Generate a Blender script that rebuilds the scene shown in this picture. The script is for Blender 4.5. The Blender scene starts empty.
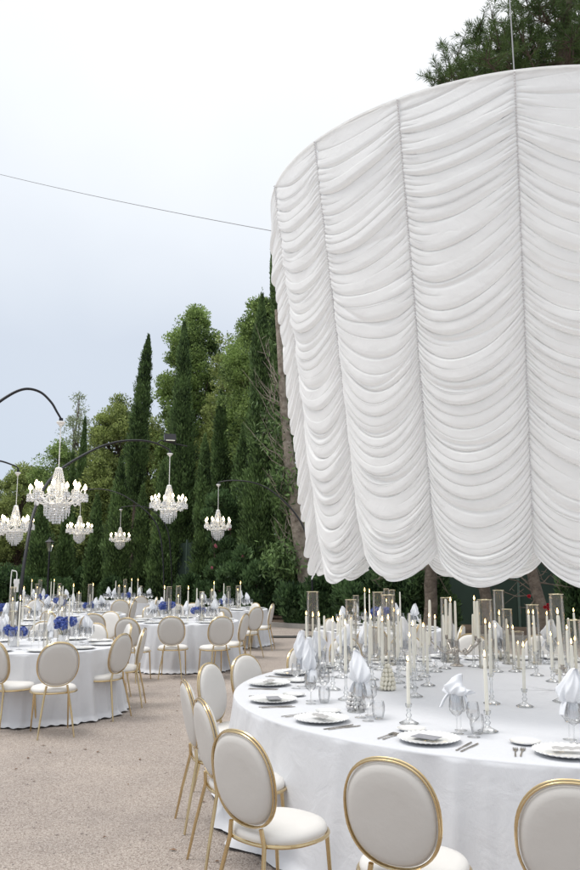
import bpy, math, random
import numpy as np
from mathutils import Vector, Matrix
random.seed(7); RNG = np.random.default_rng(11)
R_ = math.radians; PI = math.pi; sin = math.sin; cos = math.cos
sc = bpy.context.scene; COL = sc.collection
# ---------------------------------------------------------------- camera, sky, sun, exposure
F = 800.0; HZ = 565.0; EYE = 1.68; PITCH = math.atan((HZ - 435) / F)
cd = bpy.data.cameras.new('camera'); cam = bpy.data.objects.new('camera', cd); COL.objects.link(cam)
cd.sensor_fit = 'HORIZONTAL'; cd.sensor_width = 36; cd.lens = F / 580 * 36; cd.clip_end = 1500; cd.clip_start = .05
cam.location = (0, 0, EYE); cam.rotation_euler = (PI / 2 + PITCH, 0, 0); sc.camera = cam
w = bpy.data.worlds.new('World'); sc.world = w; w.use_nodes = True
N = w.node_tree.nodes; L = w.node_tree.links; N.clear()
SUN_EL, SUN_AZ = 66, 268          # veiled sun, high and to the left of the camera
sky = N.new('ShaderNodeTexSky'); sky.sky_type = 'NISHITA'; sky.sun_disc = False
sky.sun_elevation = R_(SUN_EL); sky.sun_rotation = R_(SUN_AZ)
tc = N.new('ShaderNodeTexCoord'); sep = N.new('ShaderNodeSeparateXYZ'); L.new(tc.outputs['Generated'], sep.inputs[0])
nz = N.new('ShaderNodeTexNoise'); nz.inputs['Scale'].default_value = 1.6; nz.inputs['Detail'].default_value = 5
L.new(tc.outputs['Generated'], nz.inputs['Vector'])
ma = N.new('ShaderNodeMath'); ma.operation = 'MULTIPLY_ADD'; ma.inputs[1].default_value = .36; L.new(nz.outputs[0], ma.inputs[0]); 
m2 = N.new('ShaderNodeMath'); m2.operation = 'SUBTRACT'; m2.inputs[1].default_value = .18; L.new(sep.outputs[2], m2.inputs[0]); L.new(m2.outputs[0], ma.inputs[2])
cr = N.new('ShaderNodeValToRGB'); L.new(ma.outputs[0], cr.inputs[0])
e = cr.color_ramp.elements; e[0].position = .08; e[0].color = (.51, .57, .655, 1); e[1].position = 1.0; e[1].color = (1.6, 1.6, 1.58, 1)
a_ = e.new(.28); a_.color = (.555, .605, .68, 1); a_ = e.new(.45); a_.color = (.72, .755, .80, 1); a_ = e.new(.64); a_.color = (.86, .872, .885, 1)
sca = N.new('ShaderNodeVectorMath'); sca.operation = 'SCALE'; sca.inputs[3].default_value = 10.0; L.new(cr.outputs[0], sca.inputs[0])
mx = N.new('ShaderNodeMixRGB'); mx.inputs[0].default_value = .93; L.new(sky.outputs[0], mx.inputs[1]); L.new(sca.outputs[0], mx.inputs[2])
bg = N.new('ShaderNodeBackground'); bg.inputs[1].default_value = .098; L.new(mx.outputs[0], bg.inputs[0])
wo = N.new('ShaderNodeOutputWorld'); L.new(bg.outputs[0], wo.inputs[0])
sd = bpy.data.lights.new('sun', 'SUN'); sd.energy = 1.25; sd.angle = R_(26); sd.color = (1, .97, .93)
so = bpy.data.objects.new('sun', sd); COL.objects.link(so)
az = R_(SUN_AZ); dv = Vector((sin(az) * cos(R_(SUN_EL)), cos(az) * cos(R_(SUN_EL)), sin(R_(SUN_EL))))
so.rotation_euler = dv.to_track_quat('Z', 'Y').to_euler()
sc.view_settings.view_transform = 'Standard'; sc.view_settings.look = 'None'; sc.view_settings.exposure = 0.40
sc.view_settings.gamma = 1; sc.view_settings.use_curve_mapping = False

# ---------------------------------------------------------------- helpers
def ray(px, py):
    x = (px - 290) / F; y = (435 - py) / F
    return Vector((x, cos(PITCH) - y * sin(PITCH), y * cos(PITCH) + sin(PITCH)))
def at(px, py, Y):                       # the point at distance Y seen at a photo pixel
    d = ray(px, py); return Vector((0, 0, EYE)) + d * (Y / d.y)
def onz(px, py, Z):                      # the point at height Z seen at a photo pixel
    d = ray(px, py); return Vector((0, 0, EYE)) + d * ((Z - EYE) / d.z)
def proj(p):
    v = Vector(p) - Vector((0, 0, EYE)); fz = v.y * cos(PITCH) + v.z * sin(PITCH); u = -v.y * sin(PITCH) + v.z * cos(PITCH)
    return 290 + F * v.x / max(fz, .01), 435 - F * u / max(fz, .01)

class MB:
    def __init__(s): s.v = []; s.f = []
    def add(s, vs, fs):
        o = len(s.v); s.v += [tuple(p) for p in vs]; s.f += [tuple(i + o for i in f) for f in fs]; return s
    def box(s, c, d, rz=0, rx=0):
        M = Matrix.Translation(c) @ Matrix.Rotation(rz, 4, 'Z') @ Matrix.Rotation(rx, 4, 'X')
        vs = [M @ Vector((x * d[0] / 2, y * d[1] / 2, z * d[2] / 2)) for x in (-1, 1) for y in (-1, 1) for z in (-1, 1)]
        return s.add(vs, [(0, 1, 3, 2), (4, 6, 7, 5), (0, 4, 5, 1), (2, 3, 7, 6), (0, 2, 6, 4), (1, 5, 7, 3)])
    def lathe(s, prof, n=24, c=(0, 0, 0), shape=None, M=None):
        vs = []; fs = []
        for (r, z) in prof:
            for k in range(n):
                t = 2 * PI * k / n; q = shape(t, r, z) if shape else (r * cos(t), r * sin(t), z)
                p = Vector(q)
                if M: p = M @ p
                vs.append((p[0] + c[0], p[1] + c[1], p[2] + c[2]))
        for j in range(len(prof) - 1):
            for k in range(n):
                a = j * n + k; b = j * n + (k + 1) % n
                fs.append((a, b, b + n, a + n))
        if prof[0][0] > 1e-4: fs.append(tuple(range(n - 1, -1, -1)))
        if prof[-1][0] > 1e-4: fs.append(tuple((len(prof) - 1) * n + k for k in range(n)))
        return s.add(vs, fs)
    def tube(s, path, r, n=8, closed=False, flat=1.0):
        P = [Vector(p) for p in path]; m = len(P)
        rr = r if isinstance(r, (list, tuple)) else [r] * m
        vs = []; fs = []; up = None
        for i in range(m):
            a = P[(i - 1) % m] if (i > 0 or closed) else P[i]; b = P[(i + 1) % m] if (i < m - 1 or closed) else P[i]
            t = (b - a).normalized()
            if up is None: up = Vector((0, 0, 1)) if abs(t.z) < .9 else Vector((1, 0, 0))
            x = t.cross(up)
            if x.length < 1e-4: x = t.orthogonal()
            x.normalize(); y = x.cross(t).normalized(); up = y
            for k in range(n):
                g = 2 * PI * k / n; vs.append(P[i] + x * cos(g) * rr[i] + y * sin(g) * rr[i] * flat)
        for i in range(m if closed else m - 1):
            for k in range(n):
                a = i * n + k; b = i * n + (k + 1) % n; c = ((i + 1) % m) * n + (k + 1) % n; d = ((i + 1) % m) * n + k
                fs.append((a, b, c, d))
        if not closed: fs.append(tuple(range(n - 1, -1, -1))); fs.append(tuple((m - 1) * n + k for k in range(n)))
        return s.add(vs, fs)
    def bead(s, c, r, rz=None):
        rz = rz or r; x, y, z = c
        return s.add([(x + r, y, z), (x, y + r, z), (x - r, y, z), (x, y - r, z), (x, y, z + rz), (x, y, z - rz)],
                     [(0, 1, 4), (1, 2, 4), (2, 3, 4), (3, 0, 4), (1, 0, 5), (2, 1, 5), (3, 2, 5), (0, 3, 5)])
    def mesh(s, name, m, smooth=True, ang=40):
        me = bpy.data.meshes.new(name); me.from_pydata(s.v, [], s.f); me.materials.append(m)
        if smooth:
            me.polygons.foreach_set('use_smooth', [True] * len(me.polygons))
            try: me.set_sharp_from_angle(angle=R_(ang))
            except Exception: pass
        me.update(); return me
    def build(s, name, m, parent=None, loc=None, smooth=True, ang=40):
        return link(name, s.mesh(name, m, smooth, ang), parent, loc)
def link(name, me, parent=None, loc=None):
    o = bpy.data.objects.new(name, me); COL.objects.link(o)
    if parent: o.parent = parent
    if loc is not None: o.location = loc
    return o
def tag(o, label=None, cat=None, group=None, kind=None):
    if label: o['label'] = label
    if cat: o['category'] = cat
    if group: o['group'] = group
    if kind: o['kind'] = kind
    return o
def empty(name, loc=(0, 0, 0), rz=0):
    o = bpy.data.objects.new(name, None); COL.objects.link(o); o.location = loc; o.rotation_euler = (0, 0, rz); o.empty_display_size = .1
    return o
def copy_tree(o, parent=None):
    c = o.copy(); COL.objects.link(c)
    if parent: c.parent = parent
    for ch in o.children: copy_tree(ch, c)
    return c
USED = set()
def place(proto, loc, rz=0, label=None, cat=None, group=None, s=None, tilt=None):
    if proto.name in USED: o = copy_tree(proto)
    else: USED.add(proto.name); o = proto
    o.location = loc; o.rotation_euler = ((tilt[0], tilt[1], rz) if tilt else (0, 0, rz))
    if s: o.scale = (s, s, s) if not isinstance(s, tuple) else s
    for k in ('label', 'group'):
        if k in o: del o[k]
    return tag(o, label, cat, group)
def np_mesh(name, V, faces_n, m, smooth=False):   # V (n*k,3), consecutive k verts per face
    nf = len(V) // faces_n; me = bpy.data.meshes.new(name)
    me.vertices.add(len(V)); me.vertices.foreach_set('co', V.astype(np.float32).ravel())
    me.loops.add(len(V)); me.loops.foreach_set('vertex_index', np.arange(len(V), dtype=np.int32))
    me.polygons.add(nf); me.polygons.foreach_set('loop_start', np.arange(0, len(V), faces_n, dtype=np.int32))
    me.materials.append(m); me.update(calc_edges=True); return me
def grid_mesh(name, V, nu, nv, m, closed_u=False):  # V[nv,nu,3]
    me = bpy.data.meshes.new(name); idx = np.arange(nu * nv).reshape(nv, nu)
    if closed_u:
        a = idx[:-1]; b = np.roll(idx, -1, 1)[:-1]; c = np.roll(idx, -1, 1)[1:]; d = idx[1:]
    else: a = idx[:-1, :-1]; b = idx[:-1, 1:]; c = idx[1:, 1:]; d = idx[1:, :-1]
    Q = np.stack([a, b, c, d], -1).reshape(-1, 4).astype(np.int32)
    me.vertices.add(nu * nv); me.vertices.foreach_set('co', V.reshape(-1, 3).astype(np.float32).ravel())
    me.loops.add(Q.size); me.loops.foreach_set('vertex_index', Q.ravel())
    me.polygons.add(len(Q)); me.polygons.foreach_set('loop_start', np.arange(0, Q.size, 4, dtype=np.int32))
    me.polygons.foreach_set('use_smooth', np.ones(len(Q), bool)); me.materials.append(m); me.update(calc_edges=True); return me

# ---------------------------------------------------------------- materials
MATS = {}
def mat(name, col, rough=.6, metal=0, noise=None, bump=None, emis=None, spec=None, coat=0, sub=0):
    m = bpy.data.materials.new(name); m.use_nodes = True; n = m.node_tree.nodes; l = m.node_tree.links; b = n['Principled BSDF']
    b.inputs['Base Color'].default_value = (*col, 1); b.inputs['Roughness'].default_value = rough; b.inputs['Metallic'].default_value = metal
    if spec is not None: b.inputs['Specular IOR Level'].default_value = spec
    if coat: b.inputs['Coat Weight'].default_value = coat
    if emis: b.inputs['Emission Color'].default_value = (*emis[0], 1); b.inputs['Emission Strength'].default_value = emis[1]
    t = n.new('ShaderNodeTexCoord')
    if noise:                       # (scale, second colour, contrast)
        nt = n.new('ShaderNodeTexNoise'); nt.inputs['Scale'].default_value = noise[0]; nt.inputs['Detail'].default_value = 6
        l.new(t.outputs['Object'], nt.inputs['Vector'])
        r = n.new('ShaderNodeValToRGB'); r.color_ramp.elements[0].position = .5 - noise[2]; r.color_ramp.elements[1].position = .5 + noise[2]
        r.color_ramp.elements[0].color = (*noise[1], 1); r.color_ramp.elements[1].color = (*col, 1)
        l.new(nt.outputs[0], r.inputs[0]); l.new(r.outputs[0], b.inputs['Base Color'])
    if bump:                        # (scale, strength, distance)
        bt = n.new('ShaderNodeTexNoise'); bt.inputs['Scale'].default_value = bump[0]; bt.inputs['Detail'].default_value = 4
        l.new(t.outputs['Object'], bt.inputs['Vector'])
        bp = n.new('ShaderNodeBump'); bp.inputs['Strength'].default_value = bump[1]; bp.inputs['Distance'].default_value = bump[2]
        l.new(bt.outputs[0], bp.inputs['Height']); l.new(bp.outputs[0], b.inputs['Normal'])
    MATS[name] = m; return m
GOLD = mat('gold', (.72, .57, .33), .22, 1, noise=(9, (.56, .43, .24), .3))
LEATHER = mat('white_leatherette', (.72, .70, .67), .5, noise=(3, (.67, .65, .62), .3), bump=(14, .25, .01))
LEATHER2 = mat('grey_white_leatherette', (.62, .60, .57), .55, noise=(3, (.57, .55, .52), .3), bump=(9, .3, .012))
CHINA = mat('china', (.82, .82, .81), .18, coat=.3)
CARD = mat('grey_card', (.30, .30, .32), .8, noise=(40, (.25, .25, .27), .2))
SILVER = mat('silver', (.62, .58, .53), .26, 1, noise=(70, (.33, .30, .27), .2))
NAPKIN = mat('napkin_linen', (.76, .775, .805), .85, bump=(300, .12, .002))
WAX = mat('ivory_wax', (.83, .80, .70), .45)
BEADS = mat('pearl_beads', (.74, .73, .72), .22, .25, noise=(90, (.5, .49, .48), .25))
POLE = mat('black_metal', (.025, .025, .028), .35, .6)
CABLE = mat('grey_cable', (.22, .22, .23), .6)
WICK = mat('wick', (.02, .02, .02), .9)
FLAME = mat('flame', (1, .8, .4), .5, emis=((1, .62, .22), 9))
BULB = mat('lit_bulb', (1, .9, .7), .4, emis=((1, .78, .46), 11))
BLUE = mat('blue_petals', (.035, .065, .33), .6, noise=(25, (.12, .19, .50), .18))
STEM = mat('green_stem', (.05, .10, .03), .6)
FENCE = mat('green_fence', (.030, .060, .042), .75, noise=(1.2, (.020, .040, .028), .25))
FENCEPOST = mat('pale_green_post', (.10, .15, .12), .6)
KERB = mat('kerb_stone', (.36, .34, .31), .85, noise=(6, (.26, .245, .22), .3), bump=(60, .5, .01))
SOIL = mat('soil_and_litter', (.14, .095, .065), .95, noise=(9, (.07, .05, .035), .25), bump=(25, .8, .03))
IRON = mat('dark_grate', (.03, .03, .03), .6)
PINK = mat('pink_petals', (.60, .22, .27), .6)
RED = mat('red_petals', (.45, .015, .03), .6)
WHITEPAINT = mat('white_enamel', (.80, .80, .78), .35)
STRAND = mat('clear_crystal', (.80, .81, .82), .06, .25, spec=1.0)
def fabric(name, col, transl, weave=False, rough=.9):
    m = bpy.data.materials.new(name); m.use_nodes = True; n = m.node_tree.nodes; l = m.node_tree.links; n.clear()
    b = n.new('ShaderNodeBsdfPrincipled'); b.inputs['Base Color'].default_value = (*col, 1); b.inputs['Roughness'].default_value = rough; b.inputs['Specular IOR Level'].default_value = .25
    b.inputs['Sheen Weight'].default_value = .15
    tr = n.new('ShaderNodeBsdfTranslucent'); tr.inputs[0].default_value = (*col, 1)
    mx = n.new('ShaderNodeMixShader'); mx.inputs[0].default_value = transl; o = n.new('ShaderNodeOutputMaterial')
    l.new(b.outputs[0], mx.inputs[1]); l.new(tr.outputs[0], mx.inputs[2]); l.new(mx.outputs[0], o.inputs[0])
    t = n.new('ShaderNodeTexCoord'); nt = n.new('ShaderNodeTexNoise'); nt.inputs['Scale'].default_value = 7 if weave else 11; nt.inputs['Detail'].default_value = 7
    nt.inputs['Distortion'].default_value = .6
    l.new(t.outputs['Object'], nt.inputs['Vector']); bp = n.new('ShaderNodeBump'); bp.inputs['Strength'].default_value = .55; bp.inputs['Distance'].default_value = .014
    l.new(nt.outputs[0], bp.inputs['Height'])
    if weave:
        mp = n.new('ShaderNodeMapping'); mp.inputs['Scale'].default_value = (320, 320, 40); l.new(t.outputs['Object'], mp.inputs[0])
        n2 = n.new('ShaderNodeTexNoise'); n2.inputs['Scale'].default_value = 1; l.new(mp.outputs[0], n2.inputs['Vector'])
        b2 = n.new('ShaderNodeBump'); b2.inputs['Strength'].default_value = .3; b2.inputs['Distance'].default_value = .002
        l.new(n2.outputs[0], b2.inputs['Height']); l.new(bp.outputs[0], b2.inputs['Normal']); l.new(b2.outputs[0], b.inputs['Normal'])
    else: l.new(bp.outputs[0], b.inputs['Normal'])
    return m
CLOTH = fabric('white_linen', (.635, .643, .668), .0, True)
DRAPE = fabric('white_voile', (.91, .908, .90), .36, False, .7)
def glass(name, tint=(1, 1, 1), edge_tint=(.66, .67, .68), base=.04, edge=.6, rough=.02):
    m = bpy.data.materials.new(name); m.use_nodes = True; n = m.node_tree.nodes; l = m.node_tree.links; n.clear()
    lw = n.new('ShaderNodeLayerWeight'); lw.inputs[0].default_value = .3
    cr = n.new('ShaderNodeValToRGB'); cr.color_ramp.elements[0].position = .35; cr.color_ramp.elements[0].color = (*tint, 1); cr.color_ramp.elements[1].position = .95; cr.color_ramp.elements[1].color = (*edge_tint, 1); l.new(lw.outputs['Facing'], cr.inputs[0])
    tr = n.new('ShaderNodeBsdfTransparent'); l.new(cr.outputs[0], tr.inputs[0])
    g = n.new('ShaderNodeBsdfGlossy'); g.inputs['Roughness'].default_value = rough; g.inputs[0].default_value = (.96, .96, .96, 1)
    fr = n.new('ShaderNodeFresnel'); fr.inputs[0].default_value = 1.5
    mr = n.new('ShaderNodeMapRange'); mr.inputs[3].default_value = base; mr.inputs[4].default_value = edge; l.new(fr.outputs[0], mr.inputs[0])
    mx = n.new('ShaderNodeMixShader'); o = n.new('ShaderNodeOutputMaterial')
    l.new(mr.outputs[0], mx.inputs[0]); l.new(tr.outputs[0], mx.inputs[1]); l.new(g.outputs[0], mx.inputs[2]); l.new(mx.outputs[0], o.inputs[0]); return m
GLASS = glass('thin_glass', (.975, .975, .975)); TGLASS = glass('thick_clear_glass', (.95, .955, .955), (.45, .46, .47), .10, .8, .05)
VGLASS = glass('vase_glass', (.975, .97, .955), (.68, .64, .54), .02, .5)
def foliage(name, dark, light, transl=.25, scale=.55):
    m = bpy.data.materials.new(name); m.use_nodes = True; n = m.node_tree.nodes; l = m.node_tree.links; n.clear()
    t = n.new('ShaderNodeTexCoord'); nt = n.new('ShaderNodeTexNoise'); nt.inputs['Scale'].default_value = scale; nt.inputs['Detail'].default_value = 4; l.new(t.outputs['Object'], nt.inputs['Vector'])
    ge = n.new('ShaderNodeNewGeometry'); md = n.new('ShaderNodeMath'); md.operation = 'MULTIPLY_ADD'; md.inputs[1].default_value = .5
    l.new(ge.outputs['Random Per Island'], md.inputs[0]); l.new(nt.outputs[0], md.inputs[2])
    r = n.new('ShaderNodeValToRGB'); r.color_ramp.elements[0].position = .45; r.color_ramp.elements[1].position = 1.0
    r.color_ramp.elements[0].color = (*dark, 1); r.color_ramp.elements[1].color = (*light, 1); l.new(md.outputs[0], r.inputs[0])
    b = n.new('ShaderNodeBsdfPrincipled'); b.inputs['Roughness'].default_value = .6; b.inputs['Specular IOR Level'].default_value = .3; l.new(r.outputs[0], b.inputs['Base Color'])
    tr = n.new('ShaderNodeBsdfTranslucent'); l.new(r.outputs[0], tr.inputs[0]); mx = n.new('ShaderNodeMixShader'); mx.inputs[0].default_value = transl
    o = n.new('ShaderNodeOutputMaterial'); l.new(b.outputs[0], mx.inputs[1]); l.new(tr.outputs[0], mx.inputs[2]); l.new(mx.outputs[0], o.inputs[0]); return m
CYP = foliage('cypress_foliage', (.015, .034, .014), (.20, .31, .11), .25, 1.3)
PINE = foliage('pine_foliage', (.045, .075, .022), (.46, .54, .19), .38, .6)
PINE2 = foliage('green_foliage', (.030, .062, .020), (.36, .49, .16), .38, .6)
PALE = foliage('pale_airy_foliage', (.16, .20, .12), (.42, .48, .32), .45, .5)
PALEBARK = mat('pale_grey_bark', (.40, .35, .29), .95, noise=(7, (.18, .145, .115), .2), bump=(18, 1, .04))
SHRUB = foliage('shrub_leaves', (.022, .050, .020), (.15, .25, .10), .3, 1.2)
NEEDLE = foliage('long_needles', (.045, .080, .022), (.12, .18, .06), .25, .9)
BARK = mat('grey_bark', (.20, .165, .13), .95, noise=(7, (.09, .07, .055), .2), bump=(18, 1, .04))
BARK2 = mat('brown_bark', (.13, .095, .07), .95, noise=(7, (.06, .045, .035), .2), bump=(18, 1, .04))

# ---------------------------------------------------------------- ground
def ground():
    m = bpy.data.materials.new('fine_gravel'); m.use_nodes = True; n = m.node_tree.nodes; l = m.node_tree.links; b = n['Principled BSDF']
    b.inputs['Roughness'].default_value = .95; b.inputs['Specular IOR Level'].default_value = .2
    t = n.new('ShaderNodeTexCoord')
    v = n.new('ShaderNodeTexVoronoi'); v.inputs['Scale'].default_value = 135; l.new(t.outputs['Object'], v.inputs['Vector'])
    bw = n.new('ShaderNodeSeparateXYZ'); l.new(v.outputs['Color'], bw.inputs[0])
    r = n.new('ShaderNodeValToRGB'); l.new(bw.outputs[0], r.inputs[0]); el = r.color_ramp.elements
    el[0].position = 0; el[0].color = (.24, .20, .175, 1); el[1].position = 1; el[1].color = (.56, .505, .46, 1)
    q = el.new(.3); q.color = (.375, .325, .29, 1); q = el.new(.75); q.color = (.445, .395, .36, 1)
    big = n.new('ShaderNodeTexNoise'); big.inputs['Scale'].default_value = .8; big.inputs['Detail'].default_value = 8; big.inputs['Roughness'].default_value = .65; l.new(t.outputs['Object'], big.inputs['Vector'])
    r2 = n.new('ShaderNodeValToRGB'); r2.color_ramp.elements[0].position = .3; r2.color_ramp.elements[0].color = (.80, .79, .79, 1); r2.color_ramp.elements[1].position = .7; r2.color_ramp.elements[1].color = (1.08, 1.06, 1.03, 1); l.new(big.outputs[0], r2.inputs[0])
    mu = n.new('ShaderNodeMixRGB'); mu.blend_type = 'MULTIPLY'; mu.inputs[0].default_value = 1; l.new(r.outputs[0], mu.inputs[1]); l.new(r2.outputs[0], mu.inputs[2]); l.new(mu.outputs[0], b.inputs['Base Color'])
    f = n.new('ShaderNodeTexNoise'); f.inputs['Scale'].default_value = 110; f.inputs['Detail'].default_value = 3; l.new(t.outputs['Object'], f.inputs['Vector'])
    bp = n.new('ShaderNodeBump'); bp.inputs['Strength'].default_value = .5; bp.inputs['Distance'].default_value = .01
    l.new(f.outputs[0], bp.inputs['Height']); b2 = n.new('ShaderNodeBump'); b2.inputs['Strength'].default_value = .7; b2.inputs['Distance'].default_value = .008; b2.invert = True
    l.new(v.outputs['Distance'], b2.inputs['Height']); l.new(bp.outputs[0], b2.inputs['Normal']); l.new(b2.outputs[0], b.inputs['Normal'])
    g = MB().add([(-400, -60, 0), (400, -60, 0), (400, 700, 0), (-400, 700, 0)], [(0, 1, 2, 3)]).build('ground', m); tag(g, kind='structure')
    # planting bed under the trees with a stone kerb
    bed = []; K = [(-60, 42), (-30, 34), (-12, 27.5), (-3, 24.0), (0, 22.4), (3, 19.5), (7, 17.6), (30, 17)]
    nK = len(K); vs = [(x, y, .09) for x, y in K] + [(x, y + 60, .09) for x, y in K]
    fs = [(i, i + 1, nK + i + 1, nK + i) for i in range(nK - 1)]
    tag(MB().add(vs, fs).build('planting_bed', SOIL), kind='structure')
    kb = MB(); 
    for a, c in zip(K[:-1], K[1:]):
        d = Vector((c[0] - a[0], c[1] - a[1], 0)); ln = d.length; ang = math.atan2(d.y, d.x); nn = max(1, int(ln / .8)) if ln < 25 else 20
        for i in range(nn):
            p = Vector((a[0], a[1], 0)) + d * ((i + .5) / nn); kb.box((p.x, p.y - .05, .06), (ln / nn - .012, .14, .12), ang)
    tag(kb.build('kerb', KERB, smooth=False), kind='structure')
    # leaf litter
    V = []
    for i in range(900):
        if i < 700: x = RNG.uniform(-14, 12); y = 17 + RNG.uniform(0, 9) ; z = .105 if y > 23.5 - max(0, x) * .9 + max(0, -x) * .33 else .006
        else: x = RNG.uniform(-4, 3); y = RNG.uniform(3, 15); z = .006
        a = RNG.uniform(0, 6.28); s = RNG.uniform(.012, .03)
        V += [(x + cos(a) * s, y + sin(a) * s, z), (x - sin(a) * s * .4, y + cos(a) * s * .4, z + .006), (x - cos(a) * s, y - sin(a) * s, z), (x + sin(a) * s * .4, y - cos(a) * s * .4, z + .004)]
    lm = mat('dry_leaves', (.20, .11, .05), .9, noise=(3, (.10, .05, .03), .2))
    tag(link('leaf_litter', np_mesh('leaf_litter', np.array(V), 4, lm)), 'dry brown leaves scattered thinly over the gravel', 'leaf litter', kind='stuff')
def pebbles():
    m = MB(); r = random.Random(9)
    for i in range(1500):
        y = 2.6 + 12 * r.random() ** 1.6; x = r.uniform(-.42, .42) * y * 1.0 - .1; q = r.uniform(.004, .011)
        a = r.uniform(0, 6.28); vs = []
        for (X, Y, Z) in [(1, 0, 0), (0, 1, 0), (-1, 0, 0), (0, -1, 0), (0, 0, .7), (0, 0, -.3)]:
            k = q * r.uniform(.7, 1.3); vs.append((x + (X * cos(a) - Y * sin(a)) * k, y + (X * sin(a) + Y * cos(a)) * k, .002 + Z * k))
        m.add(vs, [(0, 1, 4), (1, 2, 4), (2, 3, 4), (3, 0, 4)])
    o = m.build('loose_pebbles', mat('pebble', (.50, .45, .41), .9, noise=(4, (.24, .20, .18), .15)), smooth=False)
    tag(o, 'small loose pebbles scattered over the gravel', 'pebbles', kind='stuff')
ground(); pebbles()

# ---------------------------------------------------------------- round draped curtain on its hoop
TC = Vector((1.98, 6.25, 0)); CC = Vector((1.79, 6.27, 0)); NP = 17; STEP = 2 * PI / NP; ZT = 4.59; AZ0 = R_(256.7)
def noise1(seed, n=64):
    r = np.random.default_rng(seed); a = r.uniform(-1, 1, n + 1)
    return lambda x: np.interp(np.mod(x, n), np.arange(n + 1), np.r_[a[:-1], a[0]])
def snoise(seed, n, su, sv):   # smooth 2-D noise from random waves
    r = np.random.default_rng(seed); k = [(r.uniform(-su, su), r.uniform(-sv, sv), r.uniform(0, 6.28)) for _ in range(n)]
    return lambda u, v: sum(np.sin(a * u + b * v + c) for a, b, c in k) / math.sqrt(n)
def curtain():
    root = empty('round_curtain', (CC.x, CC.y, 0))
    tag(root, 'tall round white ruched curtain hanging from a hoop above the near table', 'curtain')
    NU, NV = 60, 1250; RT, RB = 1.95, 1.575
    for p in range(NP):
        r = np.random.default_rng(100 + p)
        a0 = AZ0 + (p - 0) * STEP
        u = np.linspace(0, 1, NU)[None, :]; u = .5 - .5 * np.cos(PI * u) * (0.35) - .5 * (1 - 2 * u) * .65   # denser at the seams
        s = np.linspace(0, 1, NV)[:, None]
        par = 4 * u * (1 - u); edge = np.minimum(u, 1 - u)
        skew = r.uniform(-.12, .12)
        parS = par * (1 + skew * (2 * u - 1))
        nA = snoise(1000 + p, 7, 3.5, 16); nB = snoise(2000 + p, 7, 6, 40); nC = snoise(3000 + p, 6, 9, 90)
        # sag of the gathers: small under the hoop, deep below, uneven
        sag = np.interp(s, [0, .05, .3, .7, .9, 1], [0, .06, .165, .245, .25, .19]) * (1 + .12 * nA(0 * u, s * .6))
        hem = np.clip((s - .90) / .10, 0, 1)
        z = ZT - s * (ZT - 1.765) - sag * parS ** .86
        # one family of gathers: a few carry on across the panel, more and finer ones fade out away from the seams
        ph = s * 19 + .55 * nA(u * .8, s * .9) + .15 * (u - .5) * r.uniform(-2, 2) + .14 * nB(u * .6, s * .6)
        amp = np.clip(par, 0, 1) ** .7
        def fold(ph, w_):          # soft round of cloth with a narrow crease beneath it
            f = ph - np.floor(ph); up = np.clip(f / (1 - w_), 0, 1); dn = np.clip((1 - f) / w_, 0, 1)
            return np.where(f < 1 - w_, .60 + .40 * np.sin(up * PI * .5) ** 1.4 , .60 + .40 * dn) - np.exp(-((f - .5 - np.sign(f - .5) * .5) / .034) ** 2) * 1.15
        cell = np.floor(ph).astype(int) % 64; str1 = r.uniform(.35, 1.35, 64)[cell]
        d1 = (.022 * amp + .003) * fold(ph, .20) * str1
        k2 = r.uniform(0, 1, 256)[(np.floor(ph * 2).astype(int)) % 256]
        d2 = (.0135 * np.clip(1.25 - par * (.55 + .9 * k2), .0, 1)) * fold(ph * 2 + .1, .24)
        k3 = r.uniform(0, 1, 512)[(np.floor(ph * 4).astype(int)) % 512]
        w3 = np.exp(-(edge / ((.05 + .09 * k3) * (1 + 2.2 * np.clip((s - .84) / .08, 0, 1)))) ** 2) * (1 + .5 * np.clip((s - .84) / .08, 0, 1))
        d3 = .0105 * w3 * fold(ph * 4 + .2, .35)
        d3b = .0035 * nC(u * 1.5, s * .8)
        # large pouches growing towards the hem
        ph4 = s * 8.5 + r.uniform(0, 1) + .25 * nA(u, s)
        d4 = .022 * par * np.clip(s * 1.4 - .1, 0, 1) * fold(ph4, .12)
        bulge = .014 * par * np.clip(s * 6, .0, 1) - .012 * np.exp(-edge / .03) * np.clip(s * 20, 0, 1)
        hemx = hem * (.008 * par * np.abs(np.sin(PI * (s * 26 + .5 * nA(u * 2, s)))) - .04 * (1 - par))
        fade = np.clip(s * 14, .12, 1)
        rad = RT + (RB - RT) * s + bulge + hemx + (d1 + d2 + d3 + d3b + d4) * fade
        # the cloth is pulled round the hoop at its top edge
        th = a0 + u * STEP
        z = z + 0 * u; z[0:1] = ZT + .012; z = z - .30 * (d1 + d4 * .6) * fade
        X = rad * np.cos(th); Y = rad * np.sin(th)
        V = np.stack([X + 0 * z, Y + 0 * z, z], -1)
        link('fabric_panel', grid_mesh('fabric_panel', V, NU, NV, DRAPE), root)
        # gathering cord along the seam, with small knots
        sd_ = MB(); pts = []; rr = []
        for i in range(0, 300):
            t = i / 299 * .93; R = RT + (RB - RT) * t + .008 + .008 * (i % 2)
            pts.append((R * cos(a0), R * sin(a0) , ZT - t * (ZT - 1.765))); rr.append(.004 + .003 * (i % 2))
        sd_.tube(pts, rr, 5); sd_.build('seam_cord', CORD, root)
    MB().tube([(1.93 * cos(k * PI / 40), 1.93 * sin(k * PI / 40), ZT - .005) for k in range(80)], .022, 8, True).build('hoop', WHITEPAINT, root)
    V = []; 
    return root
CORD = mat('grey_white_cord', (.74, .74, .75), .8)
curtain()
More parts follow.
